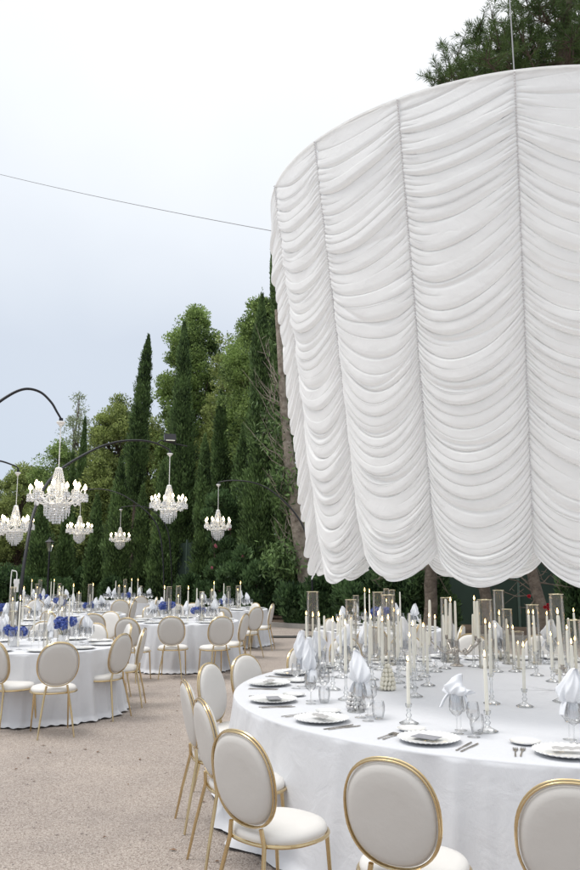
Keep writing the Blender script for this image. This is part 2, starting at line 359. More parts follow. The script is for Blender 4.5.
def cable(name, a, b, r, lab, sagz=0):
    pts = []
    for i in range(17):
        t = i / 16; p = a.lerp(b, t); p.z -= sagz * 4 * t * (1 - t); pts.append(p)
    tag(MB().tube(pts, r, 6).build(name, CABLE), lab, 'cable')
pr = Vector((CC.x + 1.93 * cos(AZ0), CC.y + 1.93 * sin(AZ0), ZT + .015))
cable('steel_cable', pr, at(506, -60, pr.y + .9), .004, 'dark steel cable rising from the curtain hoop towards the pine tree')
pl = at(272, 231, 6.3); cable('steel_cable', pl, at(-60, 159, 9.5), .003, 'thin grey cable stretched across the sky left of the curtain', .04)

# ---------------------------------------------------------------- tables
def cloth_mesh(R, seed, H=.75, flare=.06, nf=26, amp=.03, n=480):
    r = np.random.default_rng(seed); th = np.linspace(0, 2 * PI, n, endpoint=False)[None, :]
    f = np.zeros((1, n)); 
    for k in range(10):
        q = int(nf * r.uniform(.35, 1.6)); f = f + np.sin(q * th + r.uniform(0, 6.28)) * r.uniform(.4, 1)
    f = f / 2.6; f = np.where(f > 0, f ** .9 if False else f, f * .6)
    rows = []
    for q in (0.0, .3, .6, .85, .96): rows.append((R * q, H + .0, 0.))
    for k in range(6):
        g = k / 5 * PI / 2; rows.append((R - .012 + .012 * sin(g), H - .012 + .012 * cos(g), .0))
    hs = np.linspace(0, 1, 46)[1:]
    out = []
    for (rr, z, _) in rows: out.append(np.concatenate([rr * np.cos(th), rr * np.sin(th), 0 * th + z + (.0012 * np.sin(7 * th + rr * 5) if rr < R * .9 else 0)], 0).T)
    f2 = np.roll(f, 17, 1); pleat = np.zeros((1, n))
    for k in range(int(R * 26)):
        c0 = r.uniform(0, 2 * PI); wd = r.uniform(.02, .06) / R; dd = (th - c0 + PI) % (2 * PI) - PI; pleat = pleat + r.uniform(.008, .026) * np.exp(-(dd / wd) ** 2)
    for h in hs:
        a = amp * (h ** (.9 if R > 2 else .7)) * (1 + .3 * h); fl = flare * h ** 1.3
        lo = max(0, (h - .93) / .07); 
        rr = R + fl + a * ((1 - h * .4) * f + h * .4 * f2) + .003 * np.sin(31 * th + h * 9) * h + pleat * h ** .45 * (1 - .3 * h) + lo * (.035 + .03 * np.roll(f, 5, 1))
        z = (H - .012) * (1 - h) + .012 + lo * .012 * (1 + np.sin(60 * th)) * .5
        out.append(np.concatenate([rr * np.cos(th), rr * np.sin(th), 0 * th + z], 0).T)
    return grid_mesh('tablecloth', np.stack(out, 0), n, len(out), CLOTH, True)
def table(c, R, seed, label, big=False, group='round banquet tables under white cloths'):
    t = empty('round_table', (c[0], c[1], 0)); tag(t, label, 'table', group)
    link('tablecloth', cloth_mesh(R, seed, flare=.10 if big else .05, nf=30 if big else 26, amp=.07 if big else .06, n=900 if big else 420), t)
    MB().lathe([(0, .70), (R - .03, .70), (R - .02, .735), (0, .735)], 48).build('tabletop', BARK2, t)
    return t
TR = 2.40
table(TC, TR, 3, 'huge near round table under a floor-length white cloth, laid for dinner', True)
FT = [  # px, distance, radius, description used in labels
    (42, 9.70, .95, 'the left round table'),
    (183, 13.9, .95, 'the middle yard table'),
    (226, 17.6, .90, 'the far edge table'),
    (76, 15.6, .95, 'the second-row left table'),
    (128, 21.0, .95, 'the farthest table'),
    (2, 13.2, .95, 'the table cut by the left edge'),
    (45, 20.0, .95, 'the far left table by the lamp'),
    (378, 12.2, .95, 'the far table at centre')
]
FTP = []
for i, (px, d, R, desc) in enumerate(FT):
    x = (px - 290) / F * d * 1.0; x = at(px, 600, d).x
    FTP.append(Vector((x, d, 0))); table((x, d), R, 20 + i, 'white-clothed round table, ' + desc)

# ---------------------------------------------------------------- chairs
def sup(t, ex=2.35):
    c_, s_ = cos(t), sin(t); return math.copysign(abs(c_) ** (2 / ex), c_), math.copysign(abs(s_) ** (2 / ex), s_)
def make_chair():
    root = empty('oval_back_chair')
    # seat: front at +Y
    def sh(t, r, z):
        a, b = sup(t); return (r * a * .225, r * b * .215 + .0, z)
    MB().lathe([(0, .478), (.5, .477), (.8, .472), (.93, .463), (.985, .448), (1.0, .435), (.985, .424), (.9, .420), (0, .420)], 40, shape=sh).build('seat', LEATHER, root, ang=60)
    MB().tube([(.229 * sup(t)[0], .219 * sup(t)[1], .416) for t in [2 * PI * k / 40 for k in range(40)]], .0095, 8, True).build('seat_frame', GOLD, root)
    tilt = R_(11); c = Vector((0, -.245, .700)); M = Matrix.Translation(c) @ Matrix.Rotation(tilt, 4, 'X')
    W, Hh = .196, .214
    def curve(x): return .10 * (x * x) * 1.1   # slight wrap-around
    def shb(t, r, y):
        a, b = sup(t, 2.25); X = r * a * W; return tuple(M @ Vector((X, y + curve(X), r * b * Hh)))
    front = [(0, .040), (.5, .039), (.8, .034), (.93, .025), (.985, .012), (.995, .000)]
    MB().lathe(front + [(0, .0)], 44, shape=shb).build('backrest', LEATHER, root, ang=60)
    MB().lathe([(0, -.030), (.5, -.030), (.8, -.028), (.90, -.022), (.95, -.012), (.96, -.002), (0, -.002)], 44, shape=lambda t, r, y: shb(t, r, y)).build('back_panel', LEATHER2, root, ang=60)
    fr = MB()
    for off, rad, sc_ in ((.003, .0059, 1.02), (-.012, .0044, 1.005)):
        pth = []
        for k in range(48):
            t = 2 * PI * k / 48; a, b = sup(t, 2.25); X = a * (W * sc_ + .004); pth.append(M @ Vector((X, off + curve(X), b * (Hh * sc_ + .004))))
        fr.tube(pth, rad, 8, True)
    fr.build('back_frame', GOLD, root)
    for s in (-1, 1):
        MB().tube([(s * .10, -.222, .492), (s * .115, -.215, .42), (s * .150, -.262, .20), (s * .175, -.30, .0)], [.011, .011, .010, .0075], 10).build('leg', GOLD, root)
        MB().tube([(s * .172, .150, .418), (s * .178, .168, .21), (s * .186, .188, .0)], [.011, .0095, .0075], 10).build('leg', GOLD, root)
    return root
CH = make_chair()
def chair_face(px, topy, toward=None, face=None, label='', group=None, d=None, jit=0):
    d = d or .757 * F / (topy - HZ); b = at(px, topy, d)       # top of the back
    if face is None: f = Vector((toward[0] - b.x, toward[1] - b.y)).normalized(); ang = math.atan2(f.y, f.x) + jit
    else: ang = R_(face)
    f = Vector((cos(ang), sin(ang), 0)); o = Vector((b.x, b.y, 0)) + f * .285
    place(CH, (o.x, o.y, 0), ang - PI / 2, label, 'chair', group)
G1 = 'gold oval-back chairs round the near table'; OV = 'gold-framed white chair, '
for px, ty, lab, jit in [(237, 720, 'lower left, seat jutting right, biggest one left of the near table', 0),
        (386, 745, 'bottom middle, beige back panel below the front plate', 0),
        (571, 765, 'cut by the bottom right corner', 0),
        (201, 691, 'narrow side view tucked behind the lower left chair', -.14),
        (185, 674, 'seen almost edge on, the leftmost chair of the near table', .05),
        (208, 658, 'with white front showing, third back along the near table left side', -.3),
        (244, 650, 'with tall white front, just left of the near table edge', -.28),
        (298, 643, 'half hidden behind the near table left rim', 0)]:
    chair_face(px, ty, TC, None, OV + lab, G1, jit=jit)
for k in range(9):
    a = R_(118 - k * 14.5); b = TC + Vector((cos(a), sin(a), 0)) * (TR + .30)
    o = place(CH, (b.x, b.y, 0), a + PI / 2, OV + '%s from the left along the far side of the near table' % ['first', 'second', 'third', 'fourth', 'fifth', 'sixth', 'seventh', 'eighth', 'ninth'][k], 'chair', G1)
G2 = 'gold oval-back chairs in the yard'
T = FTP
for px, ty, tw, fc, lab in [
    (60, 638.6, T[0], None, 'beige back square to the camera, in front of the left table'),
    (124, 630.5, T[0], None, 'seen from its side beside the right end of the left table'),
    (145, 625, None, 183, 'edge on behind the side-view chair right of the left table'),
    (130, 620.5, T[0], 200, 'with white front, between the side-view chair and the left table'),
    (127, 615.5, None, 75, 'with dull grey back and gold arch, right behind the left table'),
    (111, 609.5, None, 250, 'plain white front standing alone behind the left table'),
    (96, 620.6, T[0], None, 'facing the camera over the right part of the left table'),
    (45, 619, T[0], None, 'facing the camera over the middle of the left table'),
    (5, 622, T[0], None, 'facing the camera at the left picture edge behind the left table'),
    (-7, 637, T[0], 62, 'cut by the left picture edge, only seat and legs in view'),
    (93.5, 600.5, T[4], 105, 'small grey gold-rimmed back behind the left table flowers'),
    (93, 611.5, None, 100, 'only its top showing below the small grey-backed one'),
    (120.5, 598.5, T[4], None, 'small, grey back slightly turned, left of the farthest table'),
    (129, 598, None, 200, 'small, white front, touching the grey one near the farthest table'),
    (135, 599, None, 175, 'small, edge on, right of the farthest white fronted chair'),
    (141, 595, T[4], None, 'small, grey back, right end of the farthest table'),
    (157, 595.3, None, 190, 'small, seen edge on alone before the cypress trunks'),
    (171.5, 614.2, T[1], None, 'square back view in front of the middle yard table'),
    (222, 614.2, T[1], None, 'turned three quarters, right front of the middle yard table'),
    (246, 611.5, None, 165, 'almost edge on, seat pointing left, right of the middle yard table'),
    (257, 605.2, T[2], 140, 'turned back, right of the far edge table'),
    (256, 601.2, None, 215, 'its white front rising behind the turned one at the far edge table'),
    (273, 601.7, T[2], 172, 'standing alone at the right end of the yard chairs by the kerb'),
    (221, 605.5, T[2], None, 'with gold arched top in front of the far edge table'),
    (222, 609.3, T[1], 200, 'white curve under the gold arch between the two right yard tables'),
    (193, 601.5, T[1], None, 'white front facing the camera behind the middle yard table'),
    (176, 602, T[1], None, 'front facing the camera behind the flowers of the middle yard table'),
    (150, 604, T[1], 320, 'front turned right at the left rear of the middle yard table'),
    (25, 604, T[5], 60, 'small, back to the camera behind the left picture edge table'),
    (36, 598.5, T[6], 300, 'small white front at far left by the black pole'),
    (52, 600, T[6], 280, 'small white front, next but one to the black pole'),
    (62, 602, T[6], 100, 'small grey back seen behind the left table centrepiece'),
    (31, 607, T[5], 190, 'small, seen from its side right of the left picture edge table'),
    (48, 609, T[3], 60, 'small back at the left side of the table behind the left table'),
    (26, 595.5, T[6], 0, 'tiny, edge on at far left beside the black pole'),
    (329, 616, T[7], 330, 'small white front just left of the pair of tall napkins'),
    (347, 612, T[7], 300, 'small white front behind the tall candles on the near table left'),
    (372, 624, T[7], None, 'with gold arch behind the knotted napkin on the near table'),
    (422, 620, T[7], 150, 'small back, right of the table behind the near table left half'),
    (463, 622, T[7], 160, 'small, between the candelabra and the hurricane vases'),
    ]:
    chair_face(px, ty, tw, fc, OV + lab, G2)

# ---------------------------------------------------------------- tableware prototypes
def lathe_obj(name, prof, m, n=24, parent=None, **k): return MB().lathe(prof, n, **k).build(name, m, parent)
def mk_charger():
    r = empty('charger_plate'); 
    def sh(t, q, z): k = 1 + (.022 * abs(sin(t * 18)) if q > .12 else 0); return (q * k * cos(t), q * k * sin(t), z + (.0045 * abs(sin(t * 18)) if q > .12 else 0))
    MB().lathe([(0, .003), (.09, .002), (.10, .004), (.15, .014), (.163, .019), (.165, .021), (.160, .021), (.146, .0175), (.108, .009), (.10, .008), (0, .008)], 180, shape=sh).build('plate', CHINA, r); 
    return r
def fl(prof, z0=.0, z1=.0025):  # flat outline -> thin slab
    m = MB(); n = len(prof); m.add([(x, y, z0) for x, y in prof] + [(x, y, z1) for x, y in prof], [tuple(range(n - 1, -1, -1)), tuple(range(n, 2 * n))] + [(i, (i + 1) % n, n + (i + 1) % n, n + i) for i in range(n)]); return m
PLATE = mk_charger()
SIDE = lathe_obj('bread_plate', [(0, .002), (.05, .002), (.078, .012), (.082, .016), (.079, .016), (.05, .006), (0, .006)], CHINA, 48)
def mk_card():
    m = fl([(-.07, -.045), (.07, -.045), (.07, .045), (-.07, .045)], 0, .003); return m.build('menu_card', CARD, smooth=False)
CARDO = mk_card()
def mk_folded():
    m = MB(); 
    vs = []; nx, ny = 12, 8
    for j in range(ny + 1):
        for i in range(nx + 1):
            x = -.075 + .15 * i / nx; y = -.035 + .07 * j / ny; vs.append((x, y, .006 + .010 * abs(sin(x * 60 + y * 30)) * cos(y * 20)))
    m.add(vs, [(j * (nx + 1) + i, j * (nx + 1) + i + 1, (j + 1) * (nx + 1) + i + 1, (j + 1) * (nx + 1) + i) for j in range(ny) for i in range(nx)])
    return m.build('organza_favour', fabric('grey_organza', (.45, .44, .43), .1))
FAVO = mk_folded()
def mk_fork():
    p = [(-.004, -.10), (.004, -.10), (.003, -.02), (.0035, .02), (.012, .04), (.0125, .10), (.009, .10), (.009, .06), (.0055, .06), (.0055, .10), (.002, .10), (.002, .06), (-.002, .06), (-.002, .10), (-.0055, .10), (-.0055, .06), (-.009, .06), (-.009, .10), (-.0125, .10), (-.012, .04), (-.0035, .02), (-.003, -.02)]
    return fl(p, .002, .005).build('fork', SILVER, smooth=False)
FORK = mk_fork()
KNIFE = fl([(-.005, -.11), (.005, -.11), (.0045, .0), (.009, .01), (.010, .09), (.004, .115), (-.004, .118), (-.005, .01), (-.0045, 0)], .001, .004).build('knife', SILVER, smooth=False)
def wine_prof(h, rb): 
    return [(0, .002), (.034, .0015), (.036, .003), (.02, .007), (.005, .012), (.0038, .03), (.0038, h * .42), (.006, h * .44), (rb * .55, h * .49), (rb * .92, h * .58), (rb, h * .68), (rb * .93, h * .86), (rb * .80, h), (rb * .78, h), (rb * .91, h * .86), (rb * .975, h * .68), (rb * .90, h * .585), (rb * .5, h * .50), (0, h * .47)]
WINE = lathe_obj('wine_glass', wine_prof(.215, .042), GLASS, 28)
WINE2 = lathe_obj('wine_glass', wine_prof(.185, .036), GLASS, 28)
TUMB = lathe_obj('tumbler', [(0, .004), (.028, .002), (.030, .006), (.040, .05), (.040, .08), (.034, .105), (.0325, .105), (.038, .08), (.038, .05), (.028, .010), (0, .008)], GLASS, 28)
# tall hurricane vase
VASE = empty('hurricane_vase')
MB().lathe([(0, .012), (.055, .0), (.058, .004), (.058, .60), (.0555, .60), (.0555, .014), (0, .014)], 36).build('cylinder', VGLASS, VASE)
MB().tube([(.0570 * cos(k * PI / 18), .0570 * sin(k * PI / 18), .60) for k in range(36)], .0022, 6, True).build('gold_rim', mat('rim_gold', (.70, .62, .42), .3, .8), VASE)
def mk_candle(h, r, lit=True):
    o = empty('taper_candle')
    MB().lathe([(0, 0), (r * .95, 0), (r, .01), (r * .92, h * .8), (r * .82, h - .012), (r * .55, h - .003), (0, h)], 14).build('wax', WAX, o)
    MB().tube([(0, 0, h - .004), (.001, 0, h + .009)], .0012, 5).build('wick', WICK, o)
    if lit: MB().lathe([(0, h + .004), (.005, h + .012), (.006, h + .018), (.0035, h + .029), (0, h + .042)], 10).build('flame', FLAME, o)
    return o
TAPER = mk_candle(.29, .0112, True); TAPERU = mk_candle(.30, .0112, False)
def mk_stick(h):
    return lathe_obj('glass_candlestick', [(0, .004), (.055, .002), (.058, .006), (.04, .014), (.018, .026), (.010, .036), (.016, .045), (.018, .052), (.011, .060), (.009, .068), (.014, .075), (.012, .082)] + ([(.008, .10), (.008, h - .05), (.013, h - .04)] if h > .15 else []) + [(.010, h - .03), (.020, h - .012), (.021, h), (.013, h), (.012, h - .02), (0, h - .022)], TGLASS, 24)
STK1 = mk_stick(.115); STK2 = mk_stick(.20)
def mk_candelabra():
    o = empty('candelabra')
    MB().lathe([(0, 0), (.062, 0), (.065, .006), (.055, .014), (.03, .022), (.026, .04), (.030, .06), (.022, .075), (.019, .12), (.030, .135), (.032, .15), (.018, .17), (.014, .20), (.022, .215), (.026, .23), (.016, .232), (0, .22)], 24).build('stem', SILVER, o)
    for k in range(5):
        a = 2 * PI * k / 5 + .3; m = MB(); c, s = cos(a), sin(a); pts = []
        for i in range(15):
            t = i / 14; rr = .015 + .225 * t; z = .150 - .045 * sin(PI * min(1, t * 1.4)) + .03 * t + (.05 * max(0, (t - .6) / .4) ** 2); pts.append((rr * c, rr * s, z))
        m.tube(pts, .008, 8)
        m.tube([(c * (.10 + .024 * cos(g)), s * (.10 + .024 * cos(g)), .128 + .024 * sin(g)) for g in [x * .5 for x in range(11)]], .0050, 6)
        m.build('arm', SILVER, o); p = pts[-1]
        MB().lathe([(0, 0), (.010, .0), (.026, .010), (.028, .013), (.012, .014), (.013, .03), (.017, .034), (.013, .034), (0, .03)], 18, c=p).build('candle_cup', SILVER, o)
    return o
CANDEL = mk_candelabra()
def mk_napkin(seed, tall=.21, lean=0., floppy=False):
    r = np.random.default_rng(seed); o = empty('knotted_napkin'); nu, nv = 72, 36
    v = np.linspace(0, 1, nv)[:, None]; th = np.linspace(0, 2 * PI, nu, endpoint=False)[None, :]
    if floppy: prof = .010 + .058 * np.sin(PI * np.clip(v, 0, 1) ** .65) ** .8 * (1 - .15 * v)
    else: prof = .012 + .053 * np.sin(PI * np.clip(v ** .62, 0, 1)) ** .9 * (1 - .25 * v)
    prof = prof * (1 - .97 * np.clip((v - .97) / .03, 0, 1))
    fold = 1 + .27 * (1 - 2 * np.abs(np.sin(2.5 * th + 2.2 * v + r.uniform(0, 6)))) * (1 - .5 * v) + .20 * (1 - 2 * np.abs(np.sin(4.5 * th - 3 * v + r.uniform(0, 6)))) * (1 - .8 * v)
    hh = tall * (.62 if floppy else 1.0)
    bend = .03 * v ** 2 * math.copysign(1, r.uniform(-1, 1))
    X = prof * fold * np.cos(th) * 1.18 + bend + (.06 * v ** 1.6 if floppy else 0); Y = prof * fold * np.sin(th) * .75 + .012 * np.sin(4 * v + 2 * th)
    Z = v * hh + 0 * th - (.05 * v ** 2 * (1 + np.cos(th)) if floppy else 0)
    me = grid_mesh('upper_fold', np.stack([X, Y, Z], -1), nu, nv, NAPKIN, True); link('upper_fold', me, o)
    # gathered lower part in the glass, knot and two tails
    v2 = np.linspace(0, 1, 14)[:, None]; pr = .012 + .016 * v2 ** .7; f2 = 1 + .22 * np.sin(7 * th + r.uniform(0, 6))
    link('gathered_end', grid_mesh('gathered_end', np.stack([pr * f2 * np.cos(th), pr * f2 * np.sin(th), -.075 * v2 + 0 * th], -1), nu, 14, NAPKIN, True), o)
    MB().lathe([(0, -.014), (.013, -.010), (.019, 0), (.013, .010), (0, .014)], 12).build('knot', NAPKIN, o)
    for s in (-1, 1):
        pts = []; ln = r.uniform(.07, .10)
        for i in range(9):
            t = i / 8; pts.append((s * (.012 + ln * .75 * t), .012 * sin(3 * t), .018 * sin(PI * t) - ln * .75 * t * t))
        MB().tube(pts, [.007 + .014 * sin(PI * min(1, (i / 8) * .8)) + .006 * (i / 8) for i in range(9)], 8, flat=.35).build('tail', NAPKIN, o)
    return o
NAPS = [mk_napkin(1, .20), mk_napkin(2, .23), mk_napkin(5, .18), mk_napkin(8, .2, floppy=True)]
def mk_cone(m_, name='bead_cone'):
    m = MB(); r = random.Random(3)
    for j in range(6):
        z = .014 + j * .024; R = .050 * (1 - (j / 6.2) ** 1.6); n = max(1, int(2 * PI * R / .026))
        for k in range(n):
            a = 2 * PI * (k + .5 * (j % 2)) / n; rr = .0135 + r.uniform(-.001, .0015); c = (R * cos(a), R * sin(a), z)
            m.lathe([(0, -rr), (rr * .5, -rr * .87), (rr * .87, -rr * .5), (rr, 0), (rr * .87, rr * .5), (rr * .5, rr * .87), (0, rr)], 10, c=c)
    m.lathe([(0, .004), (.036, .004), (.03, .08), (0, .14)], 12)
    return m.build(name, m_)
CONE = mk_cone(BEADS)
CONE2 = mk_cone(mat('cream_beads', (.78, .74, .62), .3), 'bead_cone')
def mk_bouquet(seed, heads=4):
    r = np.random.default_rng(seed); o = empty('flower_arrangement')
    MB().lathe([(0, 0), (.05, 0), (.055, .01), (.045, .05), (.06, .10), (.065, .13), (.06, .13), (.055, .10), (0, .09)], 20).build('vase', CHINA, o)
    for k in range(heads):
        a = 2 * PI * k / heads + r.uniform(-.4, .4); rr = r.uniform(.05, .12); c = np.array([rr * cos(a), rr * sin(a), .17 + r.uniform(0, .14)]); n = 420
        D = r.normal(size=(n, 3)); D /= np.linalg.norm(D, axis=1)[:, None]; C = c + D * r.uniform(.045, .068, (n, 1))
        link('blossom', cards('blossom', C, np.cross(D, r.normal(size=(n, 3))), .017, .02, BLUE, r), o)
    m = MB()
    for k in range(heads + 2): a = k * 1.3; m.tube([(0, 0, .08), (.07 * cos(a), .07 * sin(a), .2)], .003, 5)
    m.build('stem', STEM, o); return o
def cards(name, C, D, Wd, Ln, m, r, curl=.0):
    n = len(C); D = D / (np.linalg.norm(D, axis=1)[:, None] + 1e-9); S = np.cross(D, r.normal(size=(n, 3))); S /= (np.linalg.norm(S, axis=1)[:, None] + 1e-9)
    k = r.uniform(.65, 1.35, (n, 1)); l = np.asarray(Ln) * k * .5; w_ = np.asarray(Wd) * k * .5
    V = np.stack([C - D * l, C + S * w_ + D * l * .1, C + D * l, C - S * w_ + D * l * .1], 1).reshape(-1, 3)
    return np_mesh(name, V, 4, m)
BOUQ = [mk_bouquet(1), mk_bouquet(4, 5)]
FLGLASS = lathe_obj('wine_glass', [(0, .002), (.034, .002), (.005, .01), (.004, .09), (.03, .11), (.040, .14), (.034, .205), (.032, .205), (.038, .14), (0, .10)], GLASS, 12)
FLPLATE = lathe_obj('dinner_plate', [(0, .003), (.10, .003), (.150, .016), (.155, .02), (.148, .019), (.10, .008), (0, .008)], CHINA, 28)

# ---------------------------------------------------------------- laying the near table
ORD = ['first', 'second', 'third', 'fourth', 'fifth', 'sixth', 'seventh', 'eighth', 'ninth', 'tenth', 'eleventh', 'twelfth', 'thirteenth', 'fourteenth', 'fifteenth', 'sixteenth', 'seventeenth', 'eighteenth', 'nineteenth', 'twentieth'] + ['twenty-' + x for x in ['first', 'second', 'third', 'fourth', 'fifth', 'sixth', 'seventh', 'eighth', 'ninth']] + ['thirtieth'] + ['thirty-' + x for x in ['first', 'second', 'third', 'fourth', 'fifth', 'sixth', 'seventh', 'eighth', 'ninth']] + ['fortieth'] + ['forty-' + x for x in ['first', 'second', 'third', 'fourth', 'fifth', 'sixth', 'seventh', 'eighth', 'ninth']] + ['fiftieth'] + ['fifty-' + x for x in ['first', 'second', 'third', 'fourth', 'fifth', 'sixth', 'seventh', 'eighth', 'ninth']]
TEN_ = ['sixt', 'sevent', 'eight', 'ninet']
for t_ in TEN_: ORD += [t_ + 'ieth'] + [t_ + 'y-' + x for x in ORD[:9]]
REG = {}
def reg(o, key): REG.setdefault(key, []).append(o); return o
TZ = .7515
def tb(px, py): p = onz(px, py, .75); return Vector((p.x, p.y, TZ))
pl_px = [(293.5, 664), (275, 673), (268, 685), (287, 701), (345, 718), (437, 738), (566, 750)]
azs = []
for (px, py) in pl_px:
    p = tb(px, py); azs.append(math.degrees(math.atan2(p.y - TC.y, p.x - TC.x)) % 360)
azs = sorted(azs)
step = 14.8
a = azs[-1] + step; extra = []
while a < azs[0] + 360 - step * .6: extra.append(a); a += step
SETT = azs + extra
rs = random.Random(5)
for i, adeg in enumerate(SETT):
    a = R_(adeg); f = Vector((-cos(a), -sin(a), 0)); rt = Vector((f.y, -f.x, 0)); e0 = TC + Vector((cos(a), sin(a), 0)) * TR; e0.z = TZ; rz = math.atan2(f.y, f.x) - PI / 2
    near = proj(e0)[1] > 680
    def Q(inn, right, z=0): q = e0 + f * inn + rt * right; q.z = TZ + z; return q
    row = 'front' if a % (2 * PI) > R_(185) else 'far'
    j = lambda s: rs.uniform(-s, s)
    reg(place(PLATE, Q(.24, 0), rz), 'plate')
    if i % 4 != 2 and i != 4: reg(place(CARDO, Q(.24 + j(.01), j(.01), .022), rz + j(.12) + (.0)), 'card')
    else: reg(place(FAVO, Q(.24, 0, .020), rz + j(.3)), 'fav')
    for k in (0, 1):
        reg(place(FORK, Q(.22 + j(.01), -.215 - .032 * k), rz + j(.06)), 'fork'); reg(place(KNIFE, Q(.22 + j(.01), .205 + .034 * k), rz + j(.06)), 'knife')
    reg(place(SIDE, Q(.44, -.20), rz), 'side')
    reg(place(WINE, Q(.50, .05), rz), 'wine'); reg(place(WINE2, Q(.47, .16), rz), 'wine'); reg(place(TUMB, Q(.57, .14), rz), 'tumb'); reg(place(WINE, Q(.60, .03), rz), 'wine')
    nq = Q(.50, .05, .205); npk = NAPS[3] if i == 5 else NAPS[(i * 2 + (i // 3)) % 3]
    reg(place(npk, nq, rz + j(.5), tilt=(j(.12), j(.12))), 'nap')
# candles in low glass sticks, front part (base pixel)
def candle_on(stick, p, lit, h, tiltv=.0, s=1.0):
    reg(place(stick, p, 0), 'stick'); q = Vector((p.x, p.y, TZ + h - .022)); reg(place(TAPER if lit else TAPERU, q, rs.uniform(0, 6), s=(1, 1, s), tilt=(rs.uniform(-.02, .02), rs.uniform(-.02, .02))), 'taper')
for px, py, st, lit in [(409, 724, 1, 1), (488, 732, 1, 1), (525, 707, 1, 1), (561, 702, 1, 1), (415, 697, 2, 1), (346, 700, 2, 1), (356, 712, 1, 0), (333, 690, 2, 1), (492, 704, 2, 1),
                        (320, 682, 2, 1), (383, 690, 2, 1), (428, 686, 1, 0), (575, 722, 2, 1), (372, 680, 2, 1), (398, 683, 2, 0), (341, 678, 2, 1)]:
    candle_on(STK1 if st == 1 else STK2, tb(px, py), lit, .115 if st == 1 else .20, s=rs.uniform(.9, 1.15))
for px, py, st in [(325, 672, 2), (352, 672, 2), (366, 668, 2), (380, 670, 2), (390, 674, 2), (402, 670, 2), (410, 666, 2), (421, 671, 2), (430, 667, 2), (395, 664, 2), (344, 665, 2), (508, 664, 1), (531, 668, 2), (549, 664, 2), (571, 668, 2), (577, 662, 2), (562, 675, 1), (515, 672, 1), (399, 677, 2), (416, 680, 2), (424, 677, 1), (436, 672, 2), (411, 688, 1), (370, 687, 2), (445, 669, 2), (474, 667, 2), (497, 672, 1), (537, 676, 2), (553, 682, 1), (570, 690, 2), (307, 670, 2), (338, 670, 1)]:
    candle_on(STK1 if st == 1 else STK2, tb(px, py), rs.random() < .6, .115 if st == 1 else .20, s=rs.uniform(.9, 1.15))
for (px, py) in [(457, 666), (603, 708)]:
    p = tb(px, py); rz = rs.uniform(0, 6) if px != 457 else .2; reg(place(CANDEL, p, rz), 'candel')
    for k in range(5):
        ak = 2 * PI * k / 5 + .3 + rz; q = Vector((p.x + .24 * cos(ak), p.y + .24 * sin(ak), TZ + .150 + .03 + .05 + .03)); reg(place(TAPERU if k % 3 else TAPER, q, 0, s=(1.25, 1.25, 1.15), tilt=(rs.uniform(-.05, .05), rs.uniform(-.05, .05))), 'taper')
    reg(place(TAPERU, (p.x, p.y, TZ + .222), 0, s=(1.1, 1.1, 1.25)), 'taper')
for px, py, s, tal in [(313, 663, 1.0, 1.12), (351.5, 664, .95, 1.0), (389, 665, 1.15, 1.08), (379, 660, .95, 1.1), (448, 662, 1.0, 1.02), (487, 668, 1.2, 1.02), (501, 660, .95, 1.13), (509, 664, .85, .85), (535, 664, 1.05, .92), (560, 672, 1.1, 1.12), (519, 669, 1.0, .55), (577, 680, 1.0, .8)]:
    p = tb(px, py); reg(place(VASE, p, 0, s=(s, s, tal)), 'vase'); reg(place(TAPER, (p.x, p.y, TZ + .02), 0, s=(1.1, 1.1, 1.25 * tal)), 'taper')
reg(place(CONE, tb(356, 709), 0, s=1.08), 'cone'); reg(place(CONE2, tb(388, 690), 0, s=(1.0, 1.0, 1.3)), 'cone')
LAB = {'plate': ('white fluted charger plate, {} in from the left on the near table', 'plate', 'charger plates on the near table'),
       'card': ('grey menu card on a plate, {} from the left on the near table', 'menu card', 'menu cards on the near table'),
       'fav': ('crumpled grey organza favour on a white plate, {} from the left on the near table', 'favour', 'favours on the near table'),
       'fork': ('silver fork on the near table cloth, {} fork from the left', 'fork', 'forks on the near table'),
       'knife': ('silver knife on the near table cloth, {} knife from the left', 'knife', 'knives on the near table'),
       'side': ('small white bread plate, {} from the left on the near table', 'plate', 'bread plates on the near table'),
       'wine': ('clear stemmed wine glass, {} from the left on the near table', 'wine glass', 'wine glasses on the near table'),
       'tumb': ('clear low tumbler, {} from the left on the near table', 'tumbler', 'tumblers on the near table'),
       'nap': ('pale knotted napkin in a glass, {} from the left on the near table', 'napkin', 'napkins on the near table'),
       'stick': ('clear glass candlestick, {} from the left on the near table', 'candlestick', 'glass candlesticks on the near table'),
       'taper': ('slim ivory taper candle, {} from the left on the near table', 'candle', 'taper candles on the near table'),
       'candel': ('silver branched candelabra, {} from the left on the near table', 'candelabra', 'candelabras on the near table'),
       'vase': ('tall clear cylinder vase around a candle, {} from the left on the near table', 'vase', 'hurricane vases on the near table'),
       'cone': ('cone of stacked beads, {} from the left on the near table', 'ornament', 'bead cones on the near table'),
       'bouqn': ('blue flower arrangement, {} from the left at the far rim of the near table', 'flowers', 'blue flowers on the near table')}
def ordinal(i): return ORD[i] if i < len(ORD) else 'number %d' % (i + 1)
for k, lst in REG.items():
    lst.sort(key=lambda o: proj(o.location)[0]); t = LAB[k]
    for i, o in enumerate(lst): tag(o, t[0].format(ordinal(i)), t[1], t[2])
